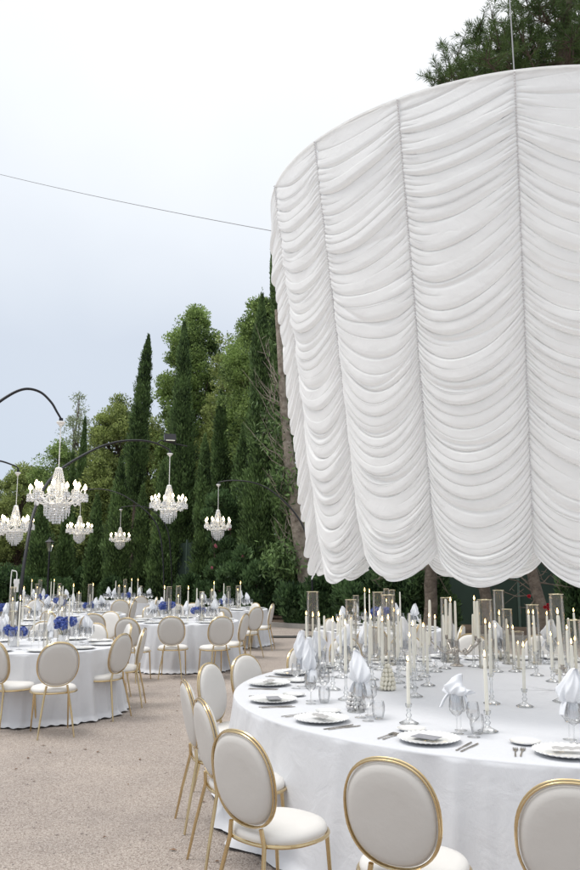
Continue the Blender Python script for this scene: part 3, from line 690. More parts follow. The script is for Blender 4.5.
# ---------------------------------------------------------------- laying the yard tables
for ti, c in enumerate(FTP):
    R = FT[ti][2]; desc = FT[ti][3]; n = 10; r = random.Random(40 + ti); Z = {}
    def pz(key, proto, p, z=0, rz=0, s=None, tilt=None): Z.setdefault(key, []).append(place(proto, (p.x, p.y, TZ + z), rz, s=s, tilt=tilt))
    for k in range(n):
        a = 2 * PI * k / n + ti; u = Vector((cos(a), sin(a), 0)); v = Vector((-u.y, u.x, 0))
        pz('plate', FLPLATE, c + u * (R - .20), rz=a)
        for q_, w_ in ((.42, .10), (.44, -.02), (.36, -.10)): pz('glass', FLGLASS, c + u * (R - q_) + v * w_)
        if k % 2 == 0: pz('napkin', NAPS[k // 2 % 3], c + u * (R - .42) + v * .10, .19, a, .8)
        else: pz('fold', FAVO, c + u * (R - .20), .02, a + 1)
    nb = 2 if ti in (0, 1, 3) else 1
    for k in range(nb): pz('flowers', BOUQ[(ti + k) % 2], c + Vector((.26 * (k * 2 - 1) if nb == 2 else 0.0, -.15 + .2 * k, 0)), rz=ti + k, s=.88)
    for k in range(6):
        a = k * 1.05 + ti * .9; q = c + Vector((cos(a) * .33, sin(a) * .33, 0))
        if k % 2: pz('vase', VASE, q, s=(.8, .8, r.choice([.8, .95, .65])))
        pz('candle', TAPER if k % 3 else TAPERU, q, .01, s=(1, 1, 1.25 + .5 * (k % 2 == 0)))
    W_ = {'plate': ('white dinner plate', 'plate', 'dinner plates'), 'glass': ('clear wine glass', 'wine glass', 'wine glasses'), 'napkin': ('pale knotted napkin', 'napkin', 'napkins'), 'fold': ('crumpled grey favour', 'favour', 'favours'),
          'flowers': ('blue hydrangea bunch', 'flowers', 'blue flowers'), 'vase': ('gold-rimmed glass cylinder', 'vase', 'cylinder vases'), 'candle': ('ivory taper candle', 'candle', 'candles')}
    for k, lst in Z.items():
        lst.sort(key=lambda o: proj(o.location)[0]); t = W_[k]
        for i, o in enumerate(lst):
            tag(o, t[0] + (', %s from the left' % ORD[i] if len(lst) > 1 else '') + ' on ' + desc, t[1], t[2] + ' on ' + desc)

# ---------------------------------------------------------------- chandeliers and arched stands
def mk_chandelier():
    o = empty('crystal_chandelier')            # origin at the hook; total drop added by the rod
    drop = .54
    MB().lathe([(0, 0), (.055, -.005), (.06, -.02), (.02, -.055), (.008, -.07), (0, -.07)], 18).build('ceiling_cup', WHITEPAINT, o)
    m = MB(); m.tube([(0, 0, -.06), (0, 0, -drop)], .006, 6)
    for k in range(26): m.bead((0, 0, -.08 - k * .0208), .011)
    m.build('rod', WHITEPAINT, o)
    z0 = -drop
    MB().lathe([(0, z0 + .02), (.03, z0 + .015), (.05, z0), (.022, z0 - .02), (.014, z0 - .10), (.03, z0 - .16), (.045, z0 - .22), (.025, z0 - .27), (.02, z0 - .33), (.06, z0 - .37), (.085, z0 - .40), (.05, z0 - .44), (.02, z0 - .47), (0, z0 - .47)], 18).build('body', WHITEPAINT, o)
    st = MB()
    for k in range(14):     # crown tent of strands
        a = 2 * PI * k / 14
        for i in range(13):
            t = i / 12; r = .04 + .06 * t + .02 * t * t; st.bead((r * cos(a), r * sin(a), z0 - .01 - .27 * t + .02 * sin(PI * t)), .012)
        st.tube([((.04 + .06 * (i / 4) + .02 * (i / 4) ** 2) * cos(a), (.04 + .06 * (i / 4) + .02 * (i / 4) ** 2) * sin(a), z0 - .01 - .27 * i / 4 + .02 * sin(PI * i / 4)) for i in range(5)], .0035, 4)
    NA = 12; RA = .355
    for rr_, zz_, dz_ in ((RA, .295, .06), (RA * .8, .33, .07)):
        st.tube([(rr_ * cos(k * PI / 36), rr_ * sin(k * PI / 36), z0 - zz_ - dz_ * 4 * ((k * NA / 72) % 1) * (1 - (k * NA / 72) % 1)) for k in range(72)], .0035, 4, True)
    for k in range(NA):
        a = 2 * PI * k / NA
        st.tube([((.08 + (RA - .09) * t) * cos(a), (.08 + (RA - .09) * t) * sin(a), z0 - .20 - .468 * t * (1 - t)) for t in (0, .25, .5, .75, 1)], .0035, 4)
    for k in range(NA):     # swags between arms, and from arms to the crown
        a, b = 2 * PI * k / NA, 2 * PI * (k + 1) / NA
        for i in range(9):
            t = (i + .5) / 9; g = a + (b - a) * t; st.bead((RA * cos(g), RA * sin(g), z0 - .295 - .06 * 4 * t * (1 - t)), .0095); st.bead((RA * .8 * cos(g), RA * .8 * sin(g), z0 - .33 - .07 * 4 * t * (1 - t)), .0095)
        for i in range(11 if k % 2 else 0):
            t = (i + .5) / 11; r = .08 + (RA - .09) * t; st.bead((r * cos(a), r * sin(a), z0 - .20 - .13 * 4 * t * (1 - t) * .9), .0085)
    st.build('bead_strands', STRAND, o)
    bk = MB()
    for j, (r, z, n) in enumerate([(.165, -.395, 24), (.155, -.425, 22), (.125, -.455, 18), (.09, -.485, 14), (.05, -.51, 8)]):
        for k in range(n):
            a = 2 * PI * (k + .5 * j) / n; bk.bead((r * cos(a), r * sin(a), z0 + z), .0115)
        n2 = max(8, n // 2 + 2); bk.tube([(r * cos(q * PI / 14), r * sin(q * PI / 14), z0 + z) for q in range(28)], .005, 4, True)
        if j: bk.tube([(r * 1.25, 0, z0 + z + .04), (r, 0, z0 + z)], .005, 4)
        for k in range(n2):
            a = 2 * PI * k / n2
            bk.tube([(r * cos(a), r * sin(a), z0 + z), (r * cos(a), r * sin(a), z0 + z - .1)], .003, 4)
            for q in range(3): bk.bead((r * cos(a), r * sin(a), z0 + z - .03 - q * .028), .0105 - .001 * q, .018)
    bk.build('crystal_basket', STRAND, o)
    rg = MB()
    for r, z in ((.16, -.385), (.11, -.30)): rg.tube([(r * cos(k * PI / 14), r * sin(k * PI / 14), z0 + z) for k in range(28)], .006, 5, True)
    rg.build('ring', WHITEPAINT, o)
    for k in range(NA):
        a = 2 * PI * k / NA; c, s = cos(a), sin(a); pts = []
        up = .06 if k % 2 else 0; ra = RA - (.07 if k % 2 else 0)
        for i in range(13):
            t = i / 12; pts.append((c * (.03 + (ra - .03) * t), s * (.03 + (ra - .03) * t), z0 - .34 - .06 * sin(PI * t) + .045 * t * t + up * .6 * t))
        m = MB().tube(pts, .0085, 6); p = pts[-1]
        m.lathe([(0, -.004), (.012, 0), (.036, .010), (.038, .016), (0, .012)], 12, c=p); ar = m.build('arm', WHITEPAINT, o)
        MB().lathe([(.013, .012), (.012, .055), (0, .057)], 8, c=p).build('candle_sleeve', WHITEPAINT, ar)
        MB().lathe([(0, .055), (.018, .066), (.025, .084), (.015, .106), (0, .128)], 8, c=p).build('bulb', BULB, ar)
        dm = MB()
        for g in range(6):
            gg = a + g * PI / 3
            for q in range(3): dm.bead((p[0] + .036 * cos(gg), p[1] + .036 * sin(gg), p[2] - .008 - .026 * q), .011, .018)
        dm.build('drop', STRAND, ar)
    return o
CHAN = mk_chandelier()
def smooth_path(P, n=8):
    P = [Vector(p) for p in P]; out = []
    for i in range(len(P) - 1):
        p0 = P[max(0, i - 1)]; p1 = P[i]; p2 = P[i + 1]; p3 = P[min(len(P) - 1, i + 2)]
        for k in range(n):
            t = k / n; out.append(.5 * ((2 * p1) + (p2 - p0) * t + (2 * p0 - 5 * p1 + 4 * p2 - p3) * t * t + (3 * p1 - p0 - 3 * p2 + p3) * t ** 3))
    out.append(P[-1]); return out
# (hook pixel, distance, bulbs row y, arch pixels with distances from hook to foot, labels)
def set_lamp(hx, hy, d, boty, archpts, r, clab, slab):
    h = at(hx, hy, d); zb = at(hx, boty, d).z; tot = h.z - zb; sc_ = .93   # 1.15 long at scale 1
    o = place(CHAN, h, rs.uniform(0, 1), clab, 'chandelier', 'crystal chandeliers on arched stands'); 
    base = .54 + .60
    kz = tot / base; kx = .8 / .80 * (1.0)
    o.scale = (1.06, 1.06, kz)
    st = empty('arched_stand'); P = [at(x, y, dd) for (x, y, dd) in archpts]; foot = P[-1].copy(); foot.z = 0; P.append(foot); P = [h + Vector((0, 0, .03))] + P
    st.location = foot; loc = [p - foot for p in P]; sp = smooth_path(loc[:-1], 8) + [loc[-1]]
    MB().tube(sp, [r * (.42 + .27 * min(1, i / (len(sp) * .7))) for i in range(len(sp))], 10).build('arched_pole', POLE, st)
    MB().lathe([(0, .0), (.28, .0), (.28, .02), (.06, .03), (.05, .12), (0, .12)], 24).build('base_plate', POLE, st)
    MB().lathe([(0, .02), (.028, .01), (.03, -.03), (.012, -.045), (0, -.045)], 12, c=loc[0]).build('end_fitting', POLE, st)
    tag(st, slab, 'lamp stand', 'black arched lamp stands')
set_lamp(61, 421, 11.2, 523, [(57, 412, 11.2), (51, 402, 11.2), (40, 392, 11.2), (25, 389, 11.1), (8, 396, 11), (-12, 412, 10.8), (-30, 440, 10.6), (-42, 480, 10.4), (-48, 560, 10.2), (-50, 640, 10.2)], .034, 'largest crystal chandelier, bright over the left table', 'black arch curving in from the left edge, holding the largest chandelier')
set_lamp(170, 453, 17.2, 523, [(168, 449, 17.2), (155, 443, 17), (140, 440.5, 16.8), (120, 441.5, 16.4), (100, 447, 16), (80, 457, 15.4), (60, 470, 14.8), (45, 487, 14.2), (34, 512, 13.6), (27, 545, 13.1), (21, 590, 12.7), (18, 640, 12.5)], .040, 'crystal chandelier right of centre under the floodlight, before dark cypresses', 'long black arch rising from the left tables to the middle chandelier')
set_lamp(218.5, 484, 22.5, 540, [(220, 482, 22.5), (232, 480.5, 22.4), (250, 482, 22.3), (267, 488, 22.2), (284, 501, 22), (297, 516, 21.8), (305, 531, 21.6), (310, 550, 21.5), (313, 600, 21.4)], .036, 'crystal chandelier farthest right, over the far edge table', 'black arch coming from behind the curtain on the right')
set_lamp(18, 472, 18, 545, [(17, 467, 18), (10, 464, 18), (0, 461, 17.9), (-14, 460, 17.7), (-32, 470, 17.4), (-44, 495, 17.2), (-50, 560, 17)], .036, 'second crystal chandelier from the left edge, below the short arch end', 'short visible end of a black arch at the left edge')
set_lamp(81, 493, 25, 543, [(84, 490.5, 25), (100, 489, 25), (118, 493, 24.9), (134, 502, 24.8), (150, 515, 24.7), (159, 531, 24.6), (163, 560, 24.5), (164, 600, 24.4)], .030, 'small crystal chandelier just right of and below the largest one', 'thin black arch running right from behind the largest chandelier')
set_lamp(121, 509, 29, 549, [(123, 507, 29), (135, 506, 29), (148, 508, 29), (160, 517, 28.9), (168, 532, 28.8), (171, 560, 28.7), (172, 590, 28.7)], .030, 'smallest crystal chandelier, alone between the two middle ones', 'thin flat arch above the smallest chandelier')
set_lamp(-3, 490, 26, 545, [(-6, 488, 26), (-20, 486, 26), (-36, 500, 25.9), (-44, 540, 25.8)], .030, 'small crystal chandelier cut by the left picture edge', 'black arch wholly left of the small cut chandelier')

# floodlight above the middle chandelier
fl_ = at(170, 438, 17.6); fo = empty('floodlight', fl_, .3)
MB().box((0, 0, 0), (.26, .09, .17), 0, -.5).box((0, .06, 0), (.22, .04, .13), 0, -.5).build('housing', POLE, fo, smooth=False)
MB().box((.0, -.055, -.02), (.20, .012, .12), 0, -.5).build('lens', mat('pale_lens', (.62, .62, .52), .2), fo, smooth=False)
MB().tube([(-.20, 0, -.06), (0, .03, -.10), (.40, .06, -.16)], .014, 6).build('bracket', POLE, fo)
MB().tube([(-.20, 0, -.06), (-.28, -.1, -.13), (-.33, -.25, -.16)], .012, 6).build('clamp_arm', POLE, fo)
tag(fo, 'black floodlight with pale lens above the middle chandelier', 'floodlight')
# lantern street lamp
lp = at(50, 541, 27); lo = empty('street_lamp', (lp.x, lp.y, 0)); h = lp.z
MB().lathe([(0, 0), (.10, 0), (.10, .1), (.05, .3), (.035, .5), (.03, h - .35), (0, h - .35)], 12).build('post', POLE, lo)
MB().lathe([(0, h - .35), (.06, h - .34), (.12, h - .05), (0, h - .05)], 6).build('lantern_glass', TGLASS, lo, smooth=False)
MB().lathe([(0, h + .14), (.03, h + .10), (.05, h + .05), (.17, h - .03), (.15, h - .05), (0, h - .05)], 6).build('lantern_cap', POLE, lo, smooth=False)
tag(lo, 'slender black street lamp with lantern head before the left cypresses', 'street lamp')
# white shade on a hook stand at far left
hp = at(14.5, 590, 20); ho = empty('hanging_lantern', (hp.x, hp.y, 0)); z1 = at(14.5, 571, 20).z; zt = at(14.5, 579, 20).z; zb = at(14.5, 592, 20).z
MB().tube(smooth_path([(-.10, 0, 0), (-.10, 0, z1 - .12), (-.04, 0, z1), (.03, 0, z1 - .03), (.04, 0, zt)], 5), .012, 6).build('hook_stand', WHITEPAINT, ho)
MB().lathe([(0, zt), (.07, zt), (.075, zt - .1), (.06, zt - .12), (.055, zb), (0, zb)], 10, c=(.04, 0, 0)).build('lantern_body', WHITEPAINT, ho)
tag(ho, 'small white lantern on a white hook stand left of the black pole', 'lantern')
# iron grate on the gravel before the kerb
gp = onz(292, 637, .004); MB().box((0, 0, .01), (1.5, .45, .02)).build('drain_grate', IRON, None, (gp.x + .2, gp.y, .0), smooth=False)
tag(bpy.data.objects['drain_grate'], 'flat dark grate in the gravel before the kerb', 'grate')

# ---------------------------------------------------------------- green fence behind the trees
def fence():
    o = empty('green_screen_fence', (0, 25.5, 0)); P = [(-10, 40.0), (-2.6, 30), (0.4, 25.5), (6, 21.4), (14, 20), (40, 20)]
    for a, b in zip(P[:-1], P[1:]):
        A = Vector((a[0], a[1] - 25.5, 0)); B = Vector((b[0], b[1] - 25.5, 0)); d = B - A; n = max(1, round(d.length / 2.5)); ang = math.atan2(d.y, d.x)
        for k in range(n):
            c = A + d * ((k + .5) / n); m = MB().box((c.x, c.y, 1.30), (d.length / n - .07, .03, 2.5), ang)
            m.build('screen_panel', FENCE, o, smooth=False)
            c = A + d * (k / n); MB().box((c.x, c.y, 1.34), (.06, .06, 2.68), ang).build('post', FENCEPOST, o, smooth=False)
    tag(o, 'dark green screen fence running behind the trees and bushes', 'fence')
fence()

# ---------------------------------------------------------------- trees
def cypress(px, topy, d, hw, seed, n, lean=0, low=.5, label='', dens=1, m=CYP, bottomw=.75):
    r = np.random.default_rng(seed); top = at(px, topy, d); H = top.z; x0 = top.x - lean; Rm = hw / F * d
    o = empty('cypress_tree', (x0, d, 0))
    MB().tube([(0, 0, 0), (lean * .2, 0, H * .4), (lean * .9, 0, H * .93)], [.17, .11, .02], 8).build('trunk', BARK2, o)
    n = int(n * dens * 3.0); z = low + (H - low) * r.uniform(0, 1, n) ** 1.05; t = (z - low) / (H - low); th = r.uniform(0, 2 * PI, n)
    prof = np.minimum(1, bottomw + t * 1.6) * (1 - t ** 2.6) ** .8 * (1 - .25 * t)
    ph = r.uniform(0, 6.28, 8); lob = sum(np.sin((i + 2) * th + (1.2 + i * .9) * z * (1 if i % 2 else -1) + ph[i]) for i in range(6)) / 3.2
    fr = 1 - .62 * r.uniform(0, 1, n) ** 1.8
    K = max(50, int(n / 150)); zk = low + (H - low) * r.uniform(0, 1, K) ** .95; tk_ = (zk - low) / (H - low); thk = r.uniform(0, 2 * PI, K); jk = r.uniform(.45, 1.34, K); hk = r.uniform(.18, .6, K)
    pick = r.integers(0, K, n); mixc = r.uniform(0, 1, n) < .8
    z = np.where(mixc, zk[pick] + hk[pick] * r.normal(0, .8, n), z); z = np.clip(z, low, H); t = (z - low) / (H - low); fr = np.where(mixc, jk[pick] * (1 - .35 * np.abs((z - zk[pick]) / hk[pick] - .2).clip(0, 1.4)), fr * .8)
    prof = np.minimum(1, bottomw + t * 1.6) * (1 - t ** 2.6) ** .8 * (1 - .25 * t)
    th = np.where(mixc, thk[pick] + r.normal(0, .16, n) / np.maximum(.25, Rm * prof), th)
    R = Rm * prof * fr * (1 + .22 * lob) * (1 + .22 * np.sin(z * 1.7 + seed) * np.sin(z * .73 + seed * 2.1)) + .03
    C = np.stack([R * np.cos(th) + lean * t ** 1.5, R * np.sin(th), z + r.normal(0, .1, n)], 1)
    D = np.stack([np.cos(th) * .55 + r.normal(0, .3, n), np.sin(th) * .55 + r.normal(0, .3, n), 1.0 + 0 * th], 1)
    link('foliage', cards('foliage', C, D, .038, .135, m, r), o)
    tag(o, label, 'tree', 'cypress trees'); return o
def crown_tree(px, topy, d, hw, seed, m, label, name='pine_tree', clumps=70, per=260, lowz=.35, leaf=(.09, .17), trunk=.22, flat=.7, group='broad trees behind the cypresses', cr=.85, bark=BARK2, limbs=True, open_=0.):
    clumps = int(clumps * 2.3); per = int(per * 1.15); cr *= .60; leaf = (leaf[0] * .52, leaf[1] * .64)
    r = np.random.default_rng(seed); top = at(px, topy, d); H = top.z; Rm = hw / F * d; o = empty(name, (top.x, d, 0))
    zc = H * (lowz + 1) / 2; zh = H * (1 - lowz) / 2
    Cs = []
    while len(Cs) < clumps:
        v = r.uniform(-1, 1, 3); q = np.linalg.norm(v)
        if q > 1 or q < .35: continue
        if math.sin(v[0] * 5 + seed) * math.sin(v[2] * 6 + seed * 2) + .5 * math.sin(v[0] * 11 + v[2] * 7) > .42: continue
        v = v / q * (q ** .6); k = 1 - .30 * max(0, v[2]) ** 2
        v2 = np.array([v[0] * (Rm - .3) * k * r.uniform(.8, 1.1), v[1] * (Rm - .3) * k * .8, zc + v[2] * (zh - .4)])
        Cs.append(v2)
    Cs = np.array(Cs); Cs[0] = (0, 0, H - .5)
    tr = MB().tube([(0, 0, 0), (r.uniform(-.3, .3), 0, H * .35), (r.uniform(-.5, .5), 0, H * .7), (0, 0, H * .92)], [trunk, trunk * .8, trunk * .45, .03], 8).build('trunk', bark, o)
    if limbs:
        lm = MB()
        for c in Cs[::3]:
            z0 = max(H * .2, c[2] - Rm * .6 - .5); a = Vector((0, 0, z0)); b = Vector(c); mid = a.lerp(b, .5) + Vector((r.uniform(-.2, .2), 0, -.2)); lm.tube([a, mid, b], [trunk * .28, trunk * .17, .015], 5)
        lm.build('limbs', bark, o)
    idx = np.repeat(np.arange(clumps), per); n = len(idx); v = r.normal(size=(n, 3)); v /= np.linalg.norm(v, axis=1)[:, None]
    sz = r.uniform(.55, 1.25, clumps)[idx][:, None] * cr
    C = Cs[idx] + v * (r.uniform(0, 1, (n, 1)) ** .45) * sz * np.array([1, 1, flat])
    D = v + r.normal(0, .6, (n, 3)); D[:, 2] += .4
    link('crown', cards('crown', C, D, leaf[0], leaf[1], m, r), o)
    tag(o, label, 'tree', group); return o
# cypresses, left to right
cypress(43, 498, 32, 13, 1, 9000, label='short dark cypress at left behind the black pole', low=.2)
cypress(66, 520, 33, 10, 21, 6000, label='narrow dark cypress under the largest chandelier', low=.2)
cypress(85, 421, 40, 7, 2, 7500, lean=.2, label='thin tall cypress spike before the pale airy tree', low=.2)
cypress(73, 455, 41, 5, 32, 4200, label='thin lower cypress spike left of the taller spike', low=.2)
cypress(97, 500, 32, 11, 22, 7000, label='dark cypress between the two small chandeliers', low=.2)
cypress(121, 462, 31, 13, 3, 10000, label='rounded dark cypress behind the smallest chandelier', low=.2)
cypress(143, 490, 31, 10, 33, 7000, label='narrow cypress right of the smallest chandelier', low=.2)
cypress(148.5, 340, 36, 12.5, 4, 11000, lean=.45, label='tall leaning cypress spike alone against the sky', low=4.5, bottomw=.45)
cypress(163, 470, 30, 12, 34, 9000, label='dark cypress column behind the middle chandelier', low=.3)
cypress(184, 326, 33, 17, 5, 19000, label='tall thick cypress in the middle of the grove', low=.3)
cypress(205, 440, 30, 12, 6, 9000, label='dark cypress left of the farthest right chandelier', low=.3)
cypress(221, 395, 32, 14, 7, 12000, label='tall cypress behind the farthest right chandelier', low=.3)
cypress(243, 430, 28, 14, 9, 11000, label='bushy cypress right of the farthest right chandelier', low=.3)
cypress(262, 300, 26.5, 19, 8, 21000, label='big dense cypress left of the bare grey trunk', low=.3)
cypress(272.5, 246, 25.5, 11, 10, 15000, lean=-.5, label='tallest cypress, its spike touching the curtain edge', low=.4)
cypress(345, 300, 27, 22, 11, 12000, label='cypress hidden mostly behind the curtain', low=.3)
cypress(332, 520, 23.5, 15, 12, 5000, label='low cypress under the curtain left hem', low=.1)
# pines and broad crowns
crown_tree(22, 462, 56, 46, 50, PINE, 'low olive-green pine mass at the far left', clumps=60, per=220, lowz=.15, leaf=(.15, .28), cr=1.25)
crown_tree(62, 437, 50, 34, 51, PINE2, 'round pine behind the largest chandelier', clumps=60, per=220, lowz=.15, leaf=(.13, .25), cr=1.1)
crown_tree(80, 388, 52, 19, 52, PALE, 'pale airy tree with see-through crown at left', name='airy_tree', clumps=26, per=60, lowz=.45, leaf=(.13, .22), cr=.9, bark=BARK)
crown_tree(122, 392, 44, 42, 53, PINE, 'broad olive pine behind the leaning cypress spike', clumps=100, per=260, lowz=.2, leaf=(.12, .22), cr=1.05)
crown_tree(152, 412, 40, 26, 57, PINE, 'olive pine just right of the leaning cypress spike', clumps=50, per=240, lowz=.25, leaf=(.11, .2), cr=.95)
crown_tree(196, 303, 39, 38, 54, PINE2, 'tall light green tree at the top middle of the grove', clumps=95, per=250, lowz=.35, leaf=(.12, .21), cr=1.0, name='broad_tree')
crown_tree(228, 330, 37, 26, 58, PINE, 'thin-crowned tree with sky showing through', clumps=40, per=170, lowz=.3, leaf=(.11, .2), cr=.9, name='broad_tree', bark=BARK)
crown_tree(262, 291, 31, 42, 55, PINE2, 'high bushy tree left of the curtain', clumps=100, per=250, lowz=.40, leaf=(.10, .18), cr=.85, name='broad_tree', bark=BARK)
for i, (px, ty, d, hw) in enumerate([(100, 452, 40, 22), (172, 415, 38, 18), (212, 400, 38, 22), (240, 372, 34, 26), (48, 480, 42, 22)]):
    crown_tree(px, ty, d, hw, 160 + i, PINE2 if i % 2 else PINE, 'mid-green tree filling between the cypresses, %s' % ['second from the left', 'third from the left', 'fourth from the left', 'fifth from the left', 'first from the left'][i], clumps=50, per=220, lowz=.1, leaf=(.13, .22), cr=.95, name='broad_tree', group='mid-green trees between the cypresses')
for i, (px, ty, d, hw) in enumerate([(330, 330, 34, 60), (400, 380, 32, 55), (470, 350, 32, 60), (545, 400, 30, 60)]):
    crown_tree(px, ty, d, hw, 60 + i, PINE2, 'green tree mostly hidden behind the curtain, %s of four' % ORD[i], clumps=60, per=200, lowz=.15, leaf=(.14, .24), cr=1.3, group='trees hidden behind the curtain')
# understorey wood far behind as one mass
def wood():
    r = np.random.default_rng(90); n = 90000; x = r.uniform(-42, 22, n); top = 5.5 + 1.6 * np.sin(x * .55) + 1.0 * np.sin(x * 1.7 + 1)
    z = top * r.uniform(0, 1, n) ** .8; y = 62 + r.uniform(0, 7, n) + 2 * np.sin(x * .9 + z)
    C = np.stack([x, y, z], 1); D = r.normal(size=(n, 3)) + np.array([0, 0, .7])
    tag(link('distant_wood', cards('distant_wood', C, D, .30, .45, PINE, r)), 'distant dark green wood closing the view behind the grove', 'wood', kind='stuff')
wood()
def shrub(px, basey, topy, d, hw, seed, m, label, flowers=None, n=9000, name='shrub', leaf=(.05, .15), group='shrubs along the fence', spike=False):
    r = np.random.default_rng(seed); top = at(px, topy, d); H = top.z; Rm = hw / F * d; o = empty(name, (top.x, d, .08))
    K = 26; Cs = np.stack([r.normal(0, .5, K) * Rm, r.normal(0, .35, K) * Rm, r.uniform(.1, .86, K) * H], 1)
    idx = r.integers(0, K, n); v = r.normal(size=(n, 3)); v /= np.linalg.norm(v, axis=1)[:, None]
    C = Cs[idx] + v * (r.uniform(0, 1, (n, 1)) ** .5) * np.array([.42, .42, .38]) * min(1.3, max(.7, Rm)); C[:, 2] = np.abs(C[:, 2])
    D = v * .8 + np.array([0, 0, .8]) + r.normal(0, .3, (n, 3)); link('leaves', cards('leaves', C, D, leaf[0], leaf[1], m, r), o)
    st = MB()
    for c in Cs[:12]: st.tube([(0, 0, 0), (c[0] * .4, c[1] * .4, c[2] * .5), tuple(c)], [.03, .018, .006], 5)
    st.build('stems', BARK2, o)
    if flowers:
        for k in range(flowers[1]):
            c = Cs[r.integers(0, K)] + np.array([r.normal(0, .3), -.45, r.normal(0, .2)]); q = r.normal(size=(40, 3)); q /= np.linalg.norm(q, axis=1)[:, None]
            link('blossom', cards('blossom', c + q * .03, q, .035, .04, flowers[0], r), o)
    tag(o, label, 'shrub', group)
shrub(222, 618, 478, 27, 16, 70, SHRUB, 'tall oleander with a few pink flowers behind the far chandelier', (PINK, 7), 15000)
shrub(238, 618, 545, 25, 20, 71, SHRUB, 'bushy green shrub below the farthest right chandelier', (PINK, 2), 12000)
shrub(265, 618, 560, 24.5, 14, 77, SHRUB, 'leafy shrub at the foot of the big dense cypress', None, 7000)
shrub(296, 626, 588, 22.5, 13, 72, SHRUB, 'broad-leaved bush behind the left vase of the near table', None, 7000, leaf=(.06, .16))
shrub(318, 626, 575, 22, 16, 78, SHRUB, 'dark bush under the lower left hem of the curtain', None, 8000)
shrub(372, 628, 566, 20.5, 30, 73, SHRUB, 'wide dark shrub below the left curtain scallops', None, 14000)
shrub(431, 628, 562, 20, 22, 74, SHRUB, 'leafy dark shrub behind the candelabra', None, 9000)
shrub(402, 628, 580, 20, 18, 79, SHRUB, 'low shrub behind the left candles', None, 7000)
shrub(575, 628, 572, 18, 12, 75, SHRUB, 'dark shrub at the right picture edge under the curtain', None, 6000)
for i, (px, ty, d, hw) in enumerate([(8, 565, 34, 22), (60, 582, 30, 12), (88, 566, 33, 13), (112, 580, 30.5, 11), (135, 572, 32, 12), (160, 584, 30, 11), (190, 578, 29, 11), (208, 585, 28, 10), (30, 580, 31, 12)]):
    shrub(px, 610, ty, d, hw, 80 + i, SHRUB, 'dark hedge bush, %s from the left at the foot of the cypresses' % ['first', 'third', 'fourth', 'fifth', 'sixth', 'seventh', 'eighth', 'ninth', 'second'][i], None, 7000, group='hedge bushes at the foot of the cypresses')
# bare grey trunk with dead twigs left of the curtain
def bare_tree():
    base = at(313, 590, 23.3); o = empty('bare_tree', (base.x, 23.3, 0)); r = random.Random(4)
    pix = [(311, 628), (305, 575), (299, 535), (294, 500), (290, 465), (286, 430), (283, 395), (280, 350), (277, 310)]
    P = [at(x, y, 23.3) - Vector((base.x, 23.3, 0)) for x, y in pix]; P[0].z = 0
    MB().tube(smooth_path(P, 4), [.24 - .17 * i / 32 for i in range(33)], 9).build('trunk', PALEBARK, o)
    m = MB()
    for i in range(40):
        t = r.uniform(.12, .78); k = t * (len(P) - 1); a = P[int(k)].lerp(P[min(len(P) - 1, int(k) + 1)], k % 1)
        ang = r.uniform(PI * .6, PI * 1.5); ln = r.uniform(.5, 1.9); b = a + Vector((cos(ang) * ln * .6, sin(ang) * ln * .5, ln * r.uniform(.3, 1))); mid = a.lerp(b, .5) + Vector((-.08, -.05, -.1))
        m.tube([a, mid, b], [.020, .012, .003], 5)
        for _ in range(3):
            s_ = a.lerp(b, r.uniform(.4, .95)); m.tube([s_, s_ + Vector((r.uniform(-.4, .2), r.uniform(-.3, .3), r.uniform(.1, .6)))], [.008, .003], 4)
    m.build('dead_twigs', PALEBARK, o)
    rr = np.random.default_rng(5); n = 9000; C = []
    for c, s in (((-.9, -.2, 1.8), .6), ((-1.0, .4, 5.6), .8), ((-.8, 0, 4.0), .6), ((-.2, .5, 7.4), .9), ((.7, .5, 3), .7), ((.7, .4, 6), .8)):
        v = rr.normal(size=(700, 3)); C.append(np.array(c) + v * s * .45)
    C = np.concatenate(C); link('foliage', cards('foliage', C, rr.normal(size=C.shape) + np.array([0, 0, .8]), .06, .18, CYP, rr), o)
    tag(o, 'tree with bare grey trunk and dead twigs left of the curtain', 'tree')
bare_tree()
